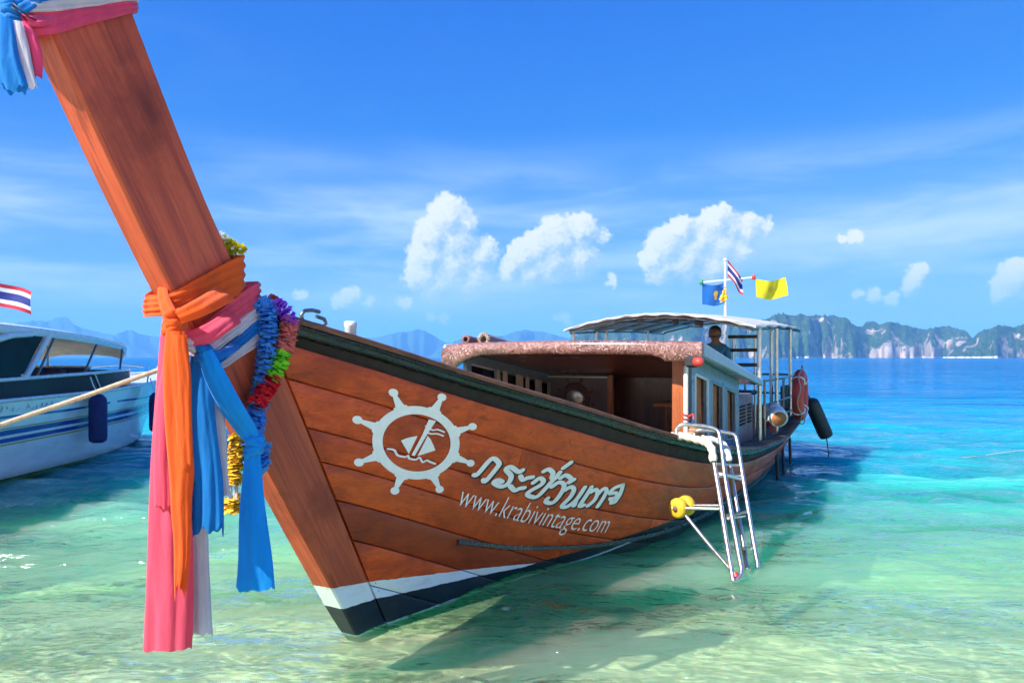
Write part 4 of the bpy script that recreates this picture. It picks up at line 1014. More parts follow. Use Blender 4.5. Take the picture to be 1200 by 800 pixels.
# ------------------------------------------------------------------ person at the helm
def person(loc, rz, H, label):
    ob = empty('person', loc, rz, label, 'person'); k = H / 1.70
    V, E_, Rr = [], [], []
    def add(p, r, par=None):
        V.append(Vector(p) * k); Rr.append(r * k); i = len(V) - 1
        if par is not None: E_.append((par, i))
        return i
    pel = add((0, 0, .92), .135); w1 = add((0, 0, 1.05), .125, pel); ch = add((.0, 0, 1.25), .150, w1); up = add((-.005, 0, 1.38), .12, ch); nk = add((.005, 0, 1.46), .055, up); 
    hd0 = add((.02, 0, 1.52), .065, nk); hd1 = add((.03, 0, 1.585), .085, hd0); hd2 = add((.022, 0, 1.645), .088, hd1); add((.015, 0, 1.685), .05, hd2)
    ns = add((.105, 0, 1.575), .016, hd1); add((.118, 0, 1.56), .010, ns)
    chn_ = add((.075, 0, 1.50), .035, hd0)
    for s in (1, -1):
        add((.01, s * .088, 1.59), .018, hd1)
        sh = add((0, s * .17, 1.37), .062, up); el_ = add((.05, s * .225, 1.12), .045, sh); wr = add((.26, s * .17, 1.03), .030, el_); pa = add((.33, s * .16, 1.035), .030, wr)
        for q, (dx, dy, dz) in enumerate(((.085, .030, -.01), (.095, .010, -.015), (.090, -.010, -.015), (.075, -.028, -.012))):
            f1 = add((.33 + dx * .55, s * (.16 + dy), 1.04), .0095, pa); add((.33 + dx * .85, s * (.16 + dy), 1.02 + dz), .008, f1)
        t1 = add((.345, s * .115, 1.04), .010, pa); add((.375, s * .10, 1.025), .008, t1)
        hp = add((0, s * .09, .86), .095, pel); kn_ = add((.03, s * .10, .48), .062, hp); an = add((-.02, s * .10, .08), .042, kn_); ft_ = add((.02, s * .10, .035), .038, an); add((.15, s * .11, .025), .028, ft_)
    me = bpy.data.meshes.new('body'); me.from_pydata(V, E_, []); bo_ = bpy.data.objects.new('body', me); COL.objects.link(bo_); bo_.parent = ob
    md = bo_.modifiers.new('skin', 'SKIN'); sv = me.skin_vertices[0].data
    for i, r in enumerate(Rr): sv[i].radius = (r, r)
    sv[0].use_root = True; md.use_smooth_shade = True; s2 = bo_.modifiers.new('sub', 'SUBSURF'); s2.levels = s2.render_levels = 2
    m, nb_ = new_mat('person_cloth'); x, y, z = nb_.sep(objco(nb_))
    shirt = nb_.math('MULTIPLY', nb_.math('GREATER_THAN', z, .90 * k), nb_.math('LESS_THAN', nb_.math('ADD', z, nb_.math('MULTIPLY', nb_.math('ABSOLUTE', y), -.1)), 1.425 * k))
    sleeve = nb_.math('MULTIPLY', nb_.math('GREATER_THAN', nb_.math('ABSOLUTE', y), .165 * k), nb_.math('LESS_THAN', z, 1.19 * k)); shirt = nb_.math('MULTIPLY', shirt, nb_.math('SUBTRACT', 1, sleeve))
    shirt = nb_.math('MULTIPLY', shirt, nb_.math('LESS_THAN', x, .2))
    sho = nb_.math('MULTIPLY', nb_.math('LESS_THAN', z, .90 * k), nb_.math('GREATER_THAN', z, .50 * k))
    c_ = nb_.mix(shirt, (.26, .13, .08), (.03, .16, .30)); c_ = nb_.mix(sho, c_, (.03, .03, .04)); finish(nb_, principled(nb_, c_, .7)); me.materials.append(m)
    hr = MB(); rows = []
    for i in range(9):
        t = i / 8 * 1.75; row = []
        for j in range(18):
            a = 2 * math.pi * j / 18; fr_ = math.cos(a) > .3; tt = t * (.62 if fr_ else 1.0); rr = .100 + .004 * math.sin(5 * a + i)
            row.append((Vector((.012, 0, 1.612)) + Vector((rr * 1.08 * math.sin(tt) * math.cos(a), rr * .92 * math.sin(tt) * math.sin(a), rr * 1.05 * math.cos(tt)))) * k)
        rows.append(row)
    hr.grid(rows, True); hr.build('hair', m_hair, ob)
    return ob
person(LW(7.58, .50, .46), BOAT_RZ + math.pi - .15, 1.69, 'person in a blue t-shirt standing at the helm under the awning')

# ------------------------------------------------------------------ scarves and garlands on the prow
def at_b(u, v, b):
    k = (u - 600) / FPX; n_ = Vector((D_.y, -D_.x)); Y = (b + P0.dot(n_)) / (k * n_.x + n_.y); p = Vector((k * Y, Y)) - P0
    return p.dot(D_), CAM_H - (v - 418) / FPX * Y
def scarf_part(name, parent, mb, mat): return mb.build(name, mat, parent, fix=False)
def wrap(parent, mat, A, B, wA, wB, out=.012, seed=0, pl=5):
    """cloth band passed once around the prow, gathered into lengthwise folds"""
    (sA, zA), (sB, zB) = at_b(*A, .085), at_b(*B, .085); hbk = .088
    C = [(sA, .082, zA), (lerp(sA, sB, .33), .088, lerp(zA, zB, .33) + .004), (lerp(sA, sB, .66), .09, lerp(zA, zB, .66)), (sB, hbk, zB), (sB + .02, .03, zB + .012), (sB + .02, -.03, zB + .012), (sB, -hbk, zB), (lerp(sA, sB, .5), -.09, lerp(zA, zB, .5)), (sA, -.082, zA), (sA - .02, -.03, zA - .006), (sA - .02, .03, zA - .006)]
    N = 72; m = len(C); path = []
    for i in range(N):
        t = i / N * m; a = int(t); u = t - a; p = [Vector(C[(a + j - 1) % m]) for j in range(4)]
        path.append(.5 * ((2 * p[1]) + (p[2] - p[0]) * u + (2 * p[0] - 5 * p[1] + 4 * p[2] - p[3]) * u * u + (3 * p[1] - p[0] - 3 * p[2] + p[3]) * u ** 3))
    cen = Vector((lerp(sA, sB, .5), 0, 0)); axis = Vector((-.50, 0, .866)); rows = []; rg = random.Random(seed)
    ph = [rg.uniform(0, 6.28) for _ in range(6)]
    for i in range(N + 1):
        p = path[i % N]; f = (p.x - sA) / (sB - sA + 1e-6); f = min(max(f, 0), 1); wd = lerp(wA, wB, f); a = 2 * math.pi * i / N
        q = Vector(((p.x - cen.x) / (abs(sB - sA) / 2 + .02), p.y / .09, 0)); e = Vector((q.x ** 5, q.y ** 5, 0)); e = e.normalized() if e.length > 0 else Vector((0, 1, 0))
        tan = (path[(i + 1) % N] - path[(i - 1) % N]).normalized(); wv_ = e.cross(tan).normalized()
        if wv_.z < 0: wv_ = -wv_
        row = []
        for j in range(19):
            y = j / 18 - .5; fold = .5 + .5 * math.sin(y * pl * 6.28 + ph[0] + 1.1 * math.sin(a * 2 + ph[1]) + .6 * math.sin(a * 5 + ph[2]))
            bulge = math.cos(y * math.pi) ** .5 * .010
            r_ = out + bulge + fold * .011; yy = y + .03 * math.sin(a * 3 + ph[3] + j)/6
            row.append(LW(*(lambda z_: (z_.x, z_.y, z_.z))(p + e * r_ + wv_ * yy * wd)) - parent.location)
        rows.append(row)
    mb = MB(); mb.grid(rows); o_ = scarf_part('wrap', parent, mb, mat); return o_
def tail(parent, mat, prof, Y, folds=5, dep=.30, seed=0, hem=.03, yslope=0, name='tail'):
    """hanging end of a scarf: a gathered tube of cloth opening towards an uneven hem.  prof rows: (v, u_left, u_right)"""
    rg = random.Random(seed); vs_ = [p[0] for p in prof]; uL = pchip(vs_, [p[1] for p in prof]); uR = pchip(vs_, [p[2] for p in prof]); n = 40; K = 64
    ph = rg.uniform(0, 6.28); ph2 = rg.uniform(0, 6.28); rows = []
    for i in range(n + 1):
        t = i / n; row = []
        for k in range(K):
            th = 2 * math.pi * k / K; ragged = hem * (math.sin(th * 2 + ph) * .5 + .5 * math.sin(th * 5 + ph2) + .3 * math.sin(th * 11))
            v = lerp(vs_[0], vs_[-1], t); dz = ragged * t ** 3; Yc = Y + yslope * t; l, r_ = float(uL(v)), float(uR(v)); w_ = (r_ - l) / FPX * Yc
            nf = max(3, int(folds * .9)); irr = noise.fractal(Vector((math.cos(th) * 1.3, math.sin(th) * 1.3 + seed, t * 2.2)), 1, 2, 4)
            fo = .62 * math.sin(nf * th + ph + 1.3 * math.sin(t * 2.5 + ph2) + .9 * math.sin(2 * th + ph)) + .22 * math.sin((nf * 2 + 1) * th + ph2 + 2.2 * irr) + .6 * irr; am = lerp(.14, .27, t)
            l += 1.6 * math.sin(t * 7 + ph) * t; r_ += 1.6 * math.sin(t * 6 + ph2) * t
            rad = 1 + am * fo; c_ = math.cos(th); s_ = math.sin(th)
            x = w_ / 2 * c_ * (1 + am * .16 * fo); y_ = w_ * dep * s_ * rad * (1 - .25 * t) + w_ * .06 * math.sin(t * 5 + ph)
            row.append(Wp((l + r_) / 2, v, Yc) + Vector((x, y_, dz)) - parent.location)
        rows.append(row)
    mb = MB(); mb.grid(rows, True); return scarf_part(name, parent, mb, mat)
def knot(parent, mat, c, r, seed=0):
    rg = random.Random(seed); mb = MB(); c = Vector(c) - parent.location
    for q in range(4):
        ax = Vector((rg.uniform(-.5, .5), rg.uniform(-.4, .4), 1)).normalized(); a_ = ax.orthogonal().normalized(); b_ = ax.cross(a_); o_ = Vector((0, 0, (q - 1.5) * r * .42))
        mb.tube([c + o_ + (a_ * math.cos(t) + b_ * math.sin(t) * .85) * r * (.62 + .08 * math.sin(3 * t + q)) for t in np.linspace(0, 2 * math.pi, 25)[:-1]], [r * (.36 + .07 * math.sin(5 * t + q * 2)) for t in np.linspace(0, 2 * math.pi, 25)[:-1]], 9, True)
    mb.lathe([(0, r), (r * .5, r * .8), (r * .72, 0), (r * .5, -r * .8), (0, -r)], c, seg=12); return scarf_part('knot', parent, mb, mat)
def drape(parent, mat, pts, widths, folds=4, name='drape', seed=0):
    """taut swag between two points: flattened, folded tube"""
    P = spline(pts, 26); rg = random.Random(seed); ph = rg.uniform(0, 6); rows = []
    for i, p in enumerate(P):
        t = i / 25; tn = (P[min(i + 1, 25)] - P[max(i - 1, 0)]).normalized(); sd = tn.cross(Vector((0, 1, 0))).normalized(); nn = sd.cross(tn); w_ = float(np.interp(t, np.linspace(0, 1, len(widths)), widths)); row = []
        for k in range(40):
            th = 2 * math.pi * k / 40; rad = 1 + .16 * math.sin(folds * th * 2 + ph + 1.5 * t); row.append(p + sd * math.cos(th) * w_ / 2 + nn * math.sin(th) * w_ * .22 * rad - parent.location)
        rows.append(row)
    mb = MB(); mb.grid(rows, True); return scarf_part(name, parent, mb, mat)

G_SC = 'scarves tied on the prow'
sc1 = empty('scarf', Wp(205, 385, 3.30), 0, 'orange scarf knotted around the prow with a long tail', 'scarf', G_SC)
wrap(sc1, m_orange, (205, 356), (279, 322), .10, .19, .012, 1, 4)
knot(sc1, m_orange, Wp(204, 378, 3.30), .052, 3)
drape(sc1, m_orange, [Wp(190, 336, 3.44), Wp(192, 352, 3.36), Wp(202, 374, 3.28)], [.05, .06, .07], 3, 'drape', 2)
drape(sc1, m_orange, [Wp(262, 345, 3.50), Wp(235, 360, 3.34), Wp(208, 372, 3.27)], [.12, .09, .06], 3, 'drape', 4)
tail(sc1, m_orange, [(388, 195, 216), (430, 192, 219), (500, 194, 223), (550, 197, 226), (590, 199, 223), (640, 204, 223), (668, 205, 222), (690, 206, 217)], 3.28, 4, .34, 5, .045)
tail(sc1, m_orange, [(392, 200, 218), (450, 206, 224), (520, 208, 226), (545, 209, 225)], 3.26, 3, .3, 8, .02)
sc2 = empty('scarf', Wp(196, 420, 3.40), 0, 'pink scarf hanging lowest beneath the orange knot', 'scarf', G_SC)
wrap(sc2, m_pink, (232, 396), (297, 346), .09, .13, .016, 11, 4)
drape(sc2, m_pink, [Wp(272, 372, 3.56), Wp(245, 390, 3.42), Wp(215, 400, 3.36), Wp(200, 396, 3.36)], [.10, .09, .07, .05], 3, 'drape', 5)
tail(sc2, m_pink, [(392, 188, 208), (450, 184, 212), (540, 178, 220), (640, 172, 224), (720, 169, 225), (760, 168, 225)], 3.40, 6, .26, 12, .008)
tail(sc2, m_pink, [(400, 196, 212), (480, 182, 204), (560, 180, 202), (592, 181, 201)], 3.35, 4, .3, 14, .012)
sc3 = empty('scarf', Wp(223, 408, 3.42), 0, 'white scarf knotted beside the orange knot, long tail behind the pink', 'scarf', G_SC)
wrap(sc3, m_lilac, (236, 416), (302, 362), .05, .075, .018, 21, 3)
knot(sc3, m_lilac, Wp(223, 403, 3.38), .034, 23)
drape(sc3, m_lilac, [Wp(258, 398, 3.52), Wp(240, 408, 3.42), Wp(224, 404, 3.37)], [.05, .045, .03], 3, 'drape', 6)
tail(sc3, m_lilac, [(410, 216, 228), (460, 216, 236), (540, 218, 240), (640, 222, 244), (700, 224, 248), (742, 225, 251)], 3.50, 4, .28, 24, .012)
tail(sc3, m_lilac, [(440, 244, 256), (500, 247, 264), (560, 254, 268), (582, 257, 271)], 3.52, 3, .28, 26, .012)
sc4 = empty('scarf', Wp(238, 412, 3.42), 0, 'sky blue scarf hanging in a short broad tail', 'scarf', G_SC)
wrap(sc4, m_skyblue, (240, 432), (305, 376), .045, .075, .021, 31, 3)
knot(sc4, m_skyblue, Wp(239, 414, 3.40), .042, 33)
drape(sc4, m_skyblue, [Wp(275, 406, 3.56), Wp(258, 415, 3.44), Wp(240, 416, 3.38)], [.055, .05, .04], 3, 'drape', 7)
tail(sc4, m_skyblue, [(418, 222, 246), (450, 218, 250), (500, 222, 254), (560, 221, 259), (600, 221, 261), (622, 221, 262)], 3.44, 7, .26, 34, .035)
sc5 = empty('scarf', Wp(295, 510, 3.60), 0, 'broad white scarf wrapped lowest around the prow', 'scarf', G_SC)
wrap(sc5, m_lilac, (258, 424), (309, 378), .07, .15, .016, 41, 4)
sc6 = empty('scarf', Wp(292, 515, 3.60), 0, 'royal blue scarf swept aside and tied to the garland', 'scarf', G_SC)
drape(sc6, m_royal, [Wp(240, 412, 3.38), Wp(252, 440, 3.40), Wp(270, 475, 3.46), Wp(288, 502, 3.56), Wp(297, 516, 3.60)], [.07, .10, .11, .10, .07], 4, 'drape', 9)
knot(sc6, m_royal, Wp(298, 522, 3.60), .05, 43)
tail(sc6, m_royal, [(522, 287, 304), (560, 285, 308), (610, 281, 313), (660, 278, 318), (690, 276, 321)], 3.60, 5, .26, 44, .012)

G_TOP = 'scarves tied at the prow top'
tk = Wp(16, 20, 2.83)
tp1 = empty('scarf', tk, 0, 'hot pink scarf tied highest on the prow below the white', 'scarf', G_TOP)
wrap(tp1, m_hotpink, (48, 28), (152, 8), .10, .05, .010, 51, 3)
drape(tp1, m_hotpink, [Wp(70, 22, 3.0), Wp(45, 24, 2.86), Wp(28, 22, 2.80)], [.09, .08, .04], 3, 'drape', 10)
tail(tp1, m_hotpink, [(26, 22, 34), (50, 28, 46), (75, 34, 50), (90, 38, 51)], 2.82, 3, .3, 53, .008)
tp2 = empty('scarf', tk + Vector((0, 0, .02)), 0, 'white scarf tied between the pink and blue at the prow top', 'scarf', G_TOP)
wrap(tp2, m_lilac, (44, 10), (150, -4), .05, .05, .016, 54, 2)
tail(tp2, m_lilac, [(26, 12, 26), (50, 10, 32), (78, 18, 38), (103, 26, 44)], 2.79, 3, .3, 56, .012)
tp3 = empty('scarf', tk + Vector((0, 0, .04)), 0, 'light blue scarf knotted at the very top of the prow', 'scarf', G_TOP)
wrap(tp3, m_skyblue, (42, -6), (147, -20), .10, .10, .012, 57, 4)
knot(tp3, m_skyblue, Wp(15, 14, 2.82), .045, 58)
drape(tp3, m_skyblue, [Wp(48, 2, 2.92), Wp(30, 6, 2.83), Wp(16, 14, 2.80)], [.08, .07, .05], 3, 'drape', 11)
tail(tp3, m_skyblue, [(22, -4, 14), (55, -6, 20), (85, -3, 28), (104, 0, 33)], 2.77, 3, .3, 59, .02)
tie = MB(); tie.tube(spline([Wp(10, 0, 2.80), Wp(20, 8, 2.78), Wp(32, 18, 2.79), Wp(42, 24, 2.82)], 14), .003, 5); tie.tube(spline([Wp(8, 4, 2.80), Wp(18, 12, 2.78), Wp(28, 20, 2.80)], 12), .003, 5)
tag(tie.build('cord', m_black), 'thin black cord tied over the blue knot at the prow top', 'cord')

PET = {}
def petal_mat(c): 
    if c not in PET:
        m, nb_ = new_mat('petal_%d' % len(PET)); nz = nb_.noise(objco(nb_), 60, 3)
        col = nb_.mix(nb_.range(nz, .3, .7), tuple(x * .86 for x in c), c); d = nb_.n('ShaderNodeBsdfDiffuse'); nb_.put(d.inputs[0], col)
        t = nb_.n('ShaderNodeBsdfTranslucent'); nb_.put(t.inputs[0], col); mx = nb_.n('ShaderNodeMixShader'); mx.inputs[0].default_value = .5
        nb_.t.links.new(d.outputs[0], mx.inputs[1]); nb_.t.links.new(t.outputs[0], mx.inputs[2]); finish(nb_, mx.outputs[0]); PET[c] = m
    return PET[c]
def frill(pts, r, n_per=11, step=.011, seed=0):
    rg = np.random.default_rng(seed); P = [Vector(p) for p in pts]; ln = sum((b - a).length for a, b in zip(P[:-1], P[1:])); n = max(3, int(ln / step)); S_ = spline(pts, n); mb = MB()
    for i, p in enumerate(S_):
        t = (S_[min(i + 1, n - 1)] - S_[max(i - 1, 0)]).normalized(); a_ = t.orthogonal().normalized(); b_ = t.cross(a_); o_ = rg.uniform(0, 6.28)
        for k in range(n_per):
            th = o_ + 2 * math.pi * k / n_per + rg.normal(0, .1); e = a_ * math.cos(th) + b_ * math.sin(th); f = t.cross(e); R1 = r * rg.uniform(.78, 1.12); up = t * rg.normal(0, r * .22); w_ = r * rg.uniform(.34, .52)
            mid = p + e * R1 * .72 + up * .4; tip = p + e * R1 * .98 + up
            mb.add([p + e * r * .1, mid + f * w_, tip + f * w_ * .8 + t * rg.normal(0, .006), tip - f * w_ * .8 + t * rg.normal(0, .006), mid - f * w_], [(0, 1, 2, 3, 4)])
    return mb
def gl_pts(px): return [LW(*((lambda sz: (sz[0], b, sz[1]))(at_b(u, v, b)))) for u, v, b in px]
ga = empty('garland', LW(-.72, .17, 1.9), 0, 'frilly garland of purple, salmon, green and red sections on the bow', 'garland')
def gpart(nm, px, r, col, seed, parent):
    mb = frill([p - parent.location for p in gl_pts(px)], r, seed=seed); o_ = mb.build(nm, petal_mat(col), parent, fix=False); return o_
gpart('purple_frill', [(324, 357, .15), (334, 366, .19), (340, 378, .20)], .046, (.60, .18, .95), 1, ga)
gpart('orange_frill', [(320, 353, .11), (325, 357, .15)], .035, (.85, .16, .06), 2, ga)
gpart('salmon_frill', [(340, 378, .20), (337, 396, .20), (331, 413, .20)], .050, (1, .34, .30), 3, ga)
gpart('green_frill', [(331, 413, .20), (325, 430, .20), (319, 443, .19)], .048, (.40, .95, .08), 4, ga)
gpart('red_frill', [(319, 443, .19), (310, 458, .185), (301, 472, .18)], .052, (.95, .05, .08), 5, ga)
gb = empty('garland', LW(-.83, .16, 1.9), 0, 'frilly royal blue garland hanging down the bow timber', 'garland')
gpart('blue_frill', [(306, 356, .12), (313, 366, .15), (314, 390, .16), (311, 420, .16), (307, 450, .15), (302, 478, .15), (298, 500, .14), (294, 520, .14)], .052, (.12, .48, 1), 6, gb)
gpart('blue_bow', [(303, 522, .15), (300, 534, .16), (303, 545, .15)], .062, (.12, .48, 1), 7, gb)
gm_ = empty('garland', LW(-.95, .06, 1.3), 0, 'orange marigold garland hanging behind the royal blue scarf', 'garland')
for a, b in ((510, 566), (584, 599)):
    mb = frill([Wp(279 - (v - 510) * .09, v, 3.72) - gm_.location for v in np.linspace(a, b, 6)], .044, 12, .009, a); mb.build('marigold_string', m_mari, gm_, fix=False)
mb = MB()
for k in range(8): mb.tube([Wp(275 + 5 * math.cos(k), 560, 3.72 + .02 * math.sin(k)) - gm_.location, Wp(272 + 5 * math.cos(k), 590, 3.72 + .02 * math.sin(k)) - gm_.location], .003, 5)
mb.build('thread', m_lilac, gm_)
# flower bunch tucked behind the prow
fb0 = empty('flower_bunch', LW(*((lambda sz: (sz[0], -.02, sz[1]))(at_b(268, 300, -.02)))), 0, 'bunch of yellow and white artificial flowers behind the prow', 'flowers')
for (u, v, r, col, sd) in ((272, 290, .046, (.72, .58, .02), 1), (264, 283, .040, (.66, .55, .05), 2), (258, 279, .036, (.80, .80, .72), 3), (282, 292, .036, (.75, .62, .03), 4), (272, 304, .034, (.12, .55, .12), 5), (264, 298, .042, (.62, .52, .03), 6), (256, 288, .034, (.78, .70, .4), 7)):
    s_, z_ = at_b(u, v, -.02); c_ = LW(s_, -.02, z_) - fb0.location; rg = np.random.default_rng(sd); mb = MB()
    for k in range(90):
        e = Vector(rg.normal(0, 1, 3)).normalized(); f = e.orthogonal().normalized(); f = (f * math.cos(k) + e.cross(f) * math.sin(k)); tip = c_ + e * r * rg.uniform(.8, 1.2); w_ = r * .16
        mb.add([c_ + e * r * .2, c_ + e * r * .7 + f * w_, tip, c_ + e * r * .7 - f * w_], [(0, 1, 2, 3)])
    mb.build('flower', petal_mat(col), fb0, fix=False)
mb = MB(); mb.tube([Vector((0, 0, .02)), Vector((.02, .01, -.12))], .012, 6); mb.build('stem', plain('leaf_green', (.05, .20, .04), .7), fb0)

# mooring rope
rp = MB(); a = Wp(196, 430, 3.47); e_ = Vector((-4.3, 2.35, .05)); path = [a.lerp(e_, t) + Vector((0, 0, -.18 * 4 * t * (1 - t) * .6)) for t in np.linspace(0, 1, 40)]
strands = []
L0 = [Wp(196, 430, 3.47), Wp(150, 446, 3.42), Wp(100, 464, 3.36), Wp(50, 481, 3.30), Wp(0, 498, 3.24), Wp(-60, 520, 3.16), Wp(-200, 590, 3.0), Wp(-420, 780, 2.7)]
path = spline(L0, 320)
for ph in (0, 2.09, 4.19):
    rp.tube([p + Vector((0, math.cos(i * .8 + ph), math.sin(i * .8 + ph))) * .0055 for i, p in enumerate(path)], .0068, 7)
tag(rp.build('mooring_rope', m_rope), 'pale twisted mooring rope running from the prow to the shore', 'rope')
mk = MB(); c_ = L0[0]; mk.tube([LW(-1.27, .0, 1.72) + Vector((.14 * math.cos(t), .14 * math.sin(t), .01 * t)) for t in np.linspace(0, 12.5, 60)], .014, 7)

# ------------------------------------------------------------------ white speedboat
SBX, SBY = -8.15, 6.0
sb = empty('speedboat', (SBX, SBY, 0), 0, 'white speedboat with blue and yellow stripes, dark glass band and canopy', 'boat')
m_sbh, nb = new_mat('speedboat_hull'); co = objco(nb); x, y, z = nb.sep(co)
zz = nb.math('MULTIPLY_ADD', y, -.014, z); zz = nb.math('ADD', zz, .055)
def bandm(a, b): return nb.math('MULTIPLY', nb.math('GREATER_THAN', zz, a), nb.math('LESS_THAN', zz, b))
dirt = nb.noise(nb.vmath('MULTIPLY', co, (1, 1, 3)), 2.2, 6, .68)
c_ = nb.mix(nb.range(dirt, .45, .75), (.82, .84, .82), (.66, .70, .66))
blue, yel = (.012, .07, .32), (.50, .36, .06)
for a, b, cc_ in ((.725, .745, yel), (.645, .715, blue), (.545, .605, blue), (.505, .528, yel)): c_ = nb.mix(bandm(a, b), c_, cc_)
tp_ = nb.math('MULTIPLY_ADD', nb.math('SINE', nb.math('MULTIPLY', y, 2.1)), .012, .885)
c_ = nb.mix(nb.math('MULTIPLY', nb.math('LESS_THAN', nb.math('ABSOLUTE', nb.math('SUBTRACT', zz, tp_)), .018), nb.math('GREATER_THAN', nb.noise(nb.vmath('MULTIPLY', co, (0, .9, 0)), 1.4, 2), .36)), c_, blue)
c_ = nb.mix(nb.math('LESS_THAN', z, .035), c_, (.05, .05, .03))
finish(nb, principled(nb, c_, .22, 0, None, .4))
yb = [-.5, 0, 4, 6.2, 7.4, 8.4, 9.4, 10.3, 10.9]
hw_w = pchip(yb, [1.22, 1.27, 1.28, 1.24, 1.08, .82, .46, .16, .02]); hw_g = pchip(yb, [1.38, 1.42, 1.44, 1.44, 1.38, 1.22, .92, .50, .05]); zg = pchip(yb, [1.05, 1.08, 1.12, 1.14, 1.18, 1.22, 1.27, 1.32, 1.34]); zk = pchip(yb, [-.35, -.35, -.35, -.35, -.33, -.25, -.05, .45, 1.1])
def sbh(yq, q):
    """q 0 keel .. 1 gunwale"""
    kz = float(zk(yq)); w0 = float(hw_w(yq)); wg = float(hw_g(yq)); g = float(zg(yq)); zc_ = max(.02, kz + .12)
    if q < .3: t = q / .3; return w0 * t, lerp(kz, zc_, t)
    t = (q - .3) / .7; return lerp(w0, wg, t ** 1.15), lerp(zc_, g, t)
hm = MB()
for sd in (1, -1):
    hm.grid([[Vector((sd * sbh(yq, q)[0], yq, sbh(yq, q)[1])) for q in np.linspace(0, 1, 16)] for yq in np.concatenate([np.linspace(-.5, 6, 12), np.linspace(6.3, 10.9, 22)])])
hm.build('hull', m_sbh, sb)
dk = MB(); dk.grid([[Vector((float(hw_g(yq)) * q, yq, float(zg(yq)) - .03 - (0 if yq > 8.0 else .5 if abs(q) < .86 else 0))) for q in (-.99, -.87, -.85, 0, .85, .87, .99)] for yq in np.linspace(-.5, 10.85, 40)], smooth=False); dk.build('deck', m_gel, sb)
ts_ = MB(); ts_.grid([[Vector((sd * sbh(-.5, q)[0], -.5, sbh(-.5, q)[1])) for sd in (-1, 1)] for q in np.linspace(0, 1, 8)]); ts_.build('transom', m_gel, sb)
ruy = MB()
for sd in (1, -1): ruy.tube([Vector((sd * (float(hw_g(yq)) + .01), yq, float(zg(yq)))) for yq in np.linspace(-.5, 10.85, 40)], .028, 8)
ruy.build('gunwale_trim', m_gel, sb)
m_glass, nb = new_mat('dark_glass'); finish(nb, principled(nb, nb.mix(nb.range(nb.noise(objco(nb), .9, 4), .35, .65), (.003, .020, .028), (.006, .045, .050)), .2, 0, None, 0, .05))
def coam(yq): return 1.30 if yq < 6.4 else lerp(1.30, 1.02, min(1, (yq - 6.4) / 1.5) ** 1.5)
zc1 = lambda yq: 1.37 + .022 * (yq - 3.6)
for sd in (1, -1):
    g_ = MB(); g_.grid([[Vector((sd * (min(coam(yq), float(hw_g(yq)) - .06) + .03), yq, float(zg(yq)) - .01)), Vector((sd * min(coam(yq), float(hw_g(yq)) - .10), yq, zc1(yq)))] for yq in np.linspace(0, 7.75, 28)], smooth=True); g_.build('glass_band', m_glass, sb)
    g_ = MB(); g_.tube([Vector((sd * min(coam(yq), float(hw_g(yq)) - .10), yq, zc1(yq) + .01)) for yq in np.linspace(0, 7.78, 28)], .028, 8); g_.build('coaming_rail', m_gel, sb)
    g_ = MB(); g_.tube([Vector((sd * 1.315, 6.15, 1.44)), Vector((sd * 1.345, 6.33, 1.12))], .012, 6); g_.build('glass_joint', m_gel, sb)
fw = MB(); fw.grid([[Vector((x_ * .96, 7.76 + .25 * (1 - x_ * x_), 1.2)), Vector((x_ * .92, 7.72 + .2 * (1 - x_ * x_), zc1(7.7))) ] for x_ in np.linspace(-1, 1, 9)]); fw.build('front_glass', m_glass, sb)
# swept dark side panels with white border
for sd in (1, -1):
    P_ = [(4.42, 1.42), (4.92, 2.02), (4.35, 2.02), (3.6, 1.84), (2.6, 1.55), (2.6, 1.40)]
    pn = MB(); pn.prism([Vector((sd * 1.27, a, b)) for a, b in P_], (sd * -.03, 0, 0)); pno = pn.build('side_screen', m_glass, sb)
    br = MB(); br.tube([Vector((sd * 1.285, a, b)) for a, b in ((4.40, 1.42), (4.48, 1.42), (5.02, 2.03))], .045, 8); br.tube([Vector((sd * 1.285, a, b)) for a, b in ((4.60, 2.03), (4.2, 2.0), (3.6, 1.87), (2.6, 1.60))], .05, 8); br.build('screen_border', m_gel, sb)
# canopy
cz = pchip([-1, 2, 4, 5.5, 7.0, 7.6, 8.1], [2.14, 2.17, 2.14, 2.08, 1.98, 1.94, 1.74])
cw = pchip([-1, 5.5, 7.6, 8.1], [1.30, 1.28, 1.05, .78])
cp_ = MB(); cp_.grid([[Vector((x_ * float(cw(yq)), yq, float(cz(yq)) + .10 * (1 - abs(x_) ** 3))) for x_ in np.linspace(-1, 1, 17)] for yq in np.concatenate([np.linspace(-1, 7.6, 26), [7.75, 7.95, 8.1]])]); cpo = cp_.build('canopy', m_gel, sb, fix=False)
cu_ = MB(); cu_.grid([[Vector((x_ * (float(cw(yq)) - .02), yq, float(cz(yq)) - .10 + .09 * (1 - abs(x_) ** 3))) for x_ in np.linspace(-1, 1, 17)] for yq in np.linspace(-1, 8.08, 26)]); cu_.build('canopy_lining', plain('cream_lining', (.66, .55, .38), .8), cpo, fix=False)
ce = MB()
for sd in (1, -1): ce.grid([[Vector((sd * float(cw(yq)), yq, float(cz(yq)) + .0)), Vector((sd * (float(cw(yq)) + .025), yq, float(cz(yq)) - .05)), Vector((sd * (float(cw(yq)) - .01), yq, float(cz(yq)) - .115))] for yq in np.linspace(-1, 8.08, 26)])
ce.build('canopy_edge', m_gel, cpo)
vl = MB(); vl.grid([[Vector((-1.2, yq, float(cz(yq)) - .11)), Vector((-1.22, yq, float(cz(yq)) - .26 + .03 * math.sin(yq * 3.1)))] for yq in np.linspace(0, 7.7, 50)]); vl.build('side_valance', plain('tan_cloth', (.52, .25, .07), .85), cpo)
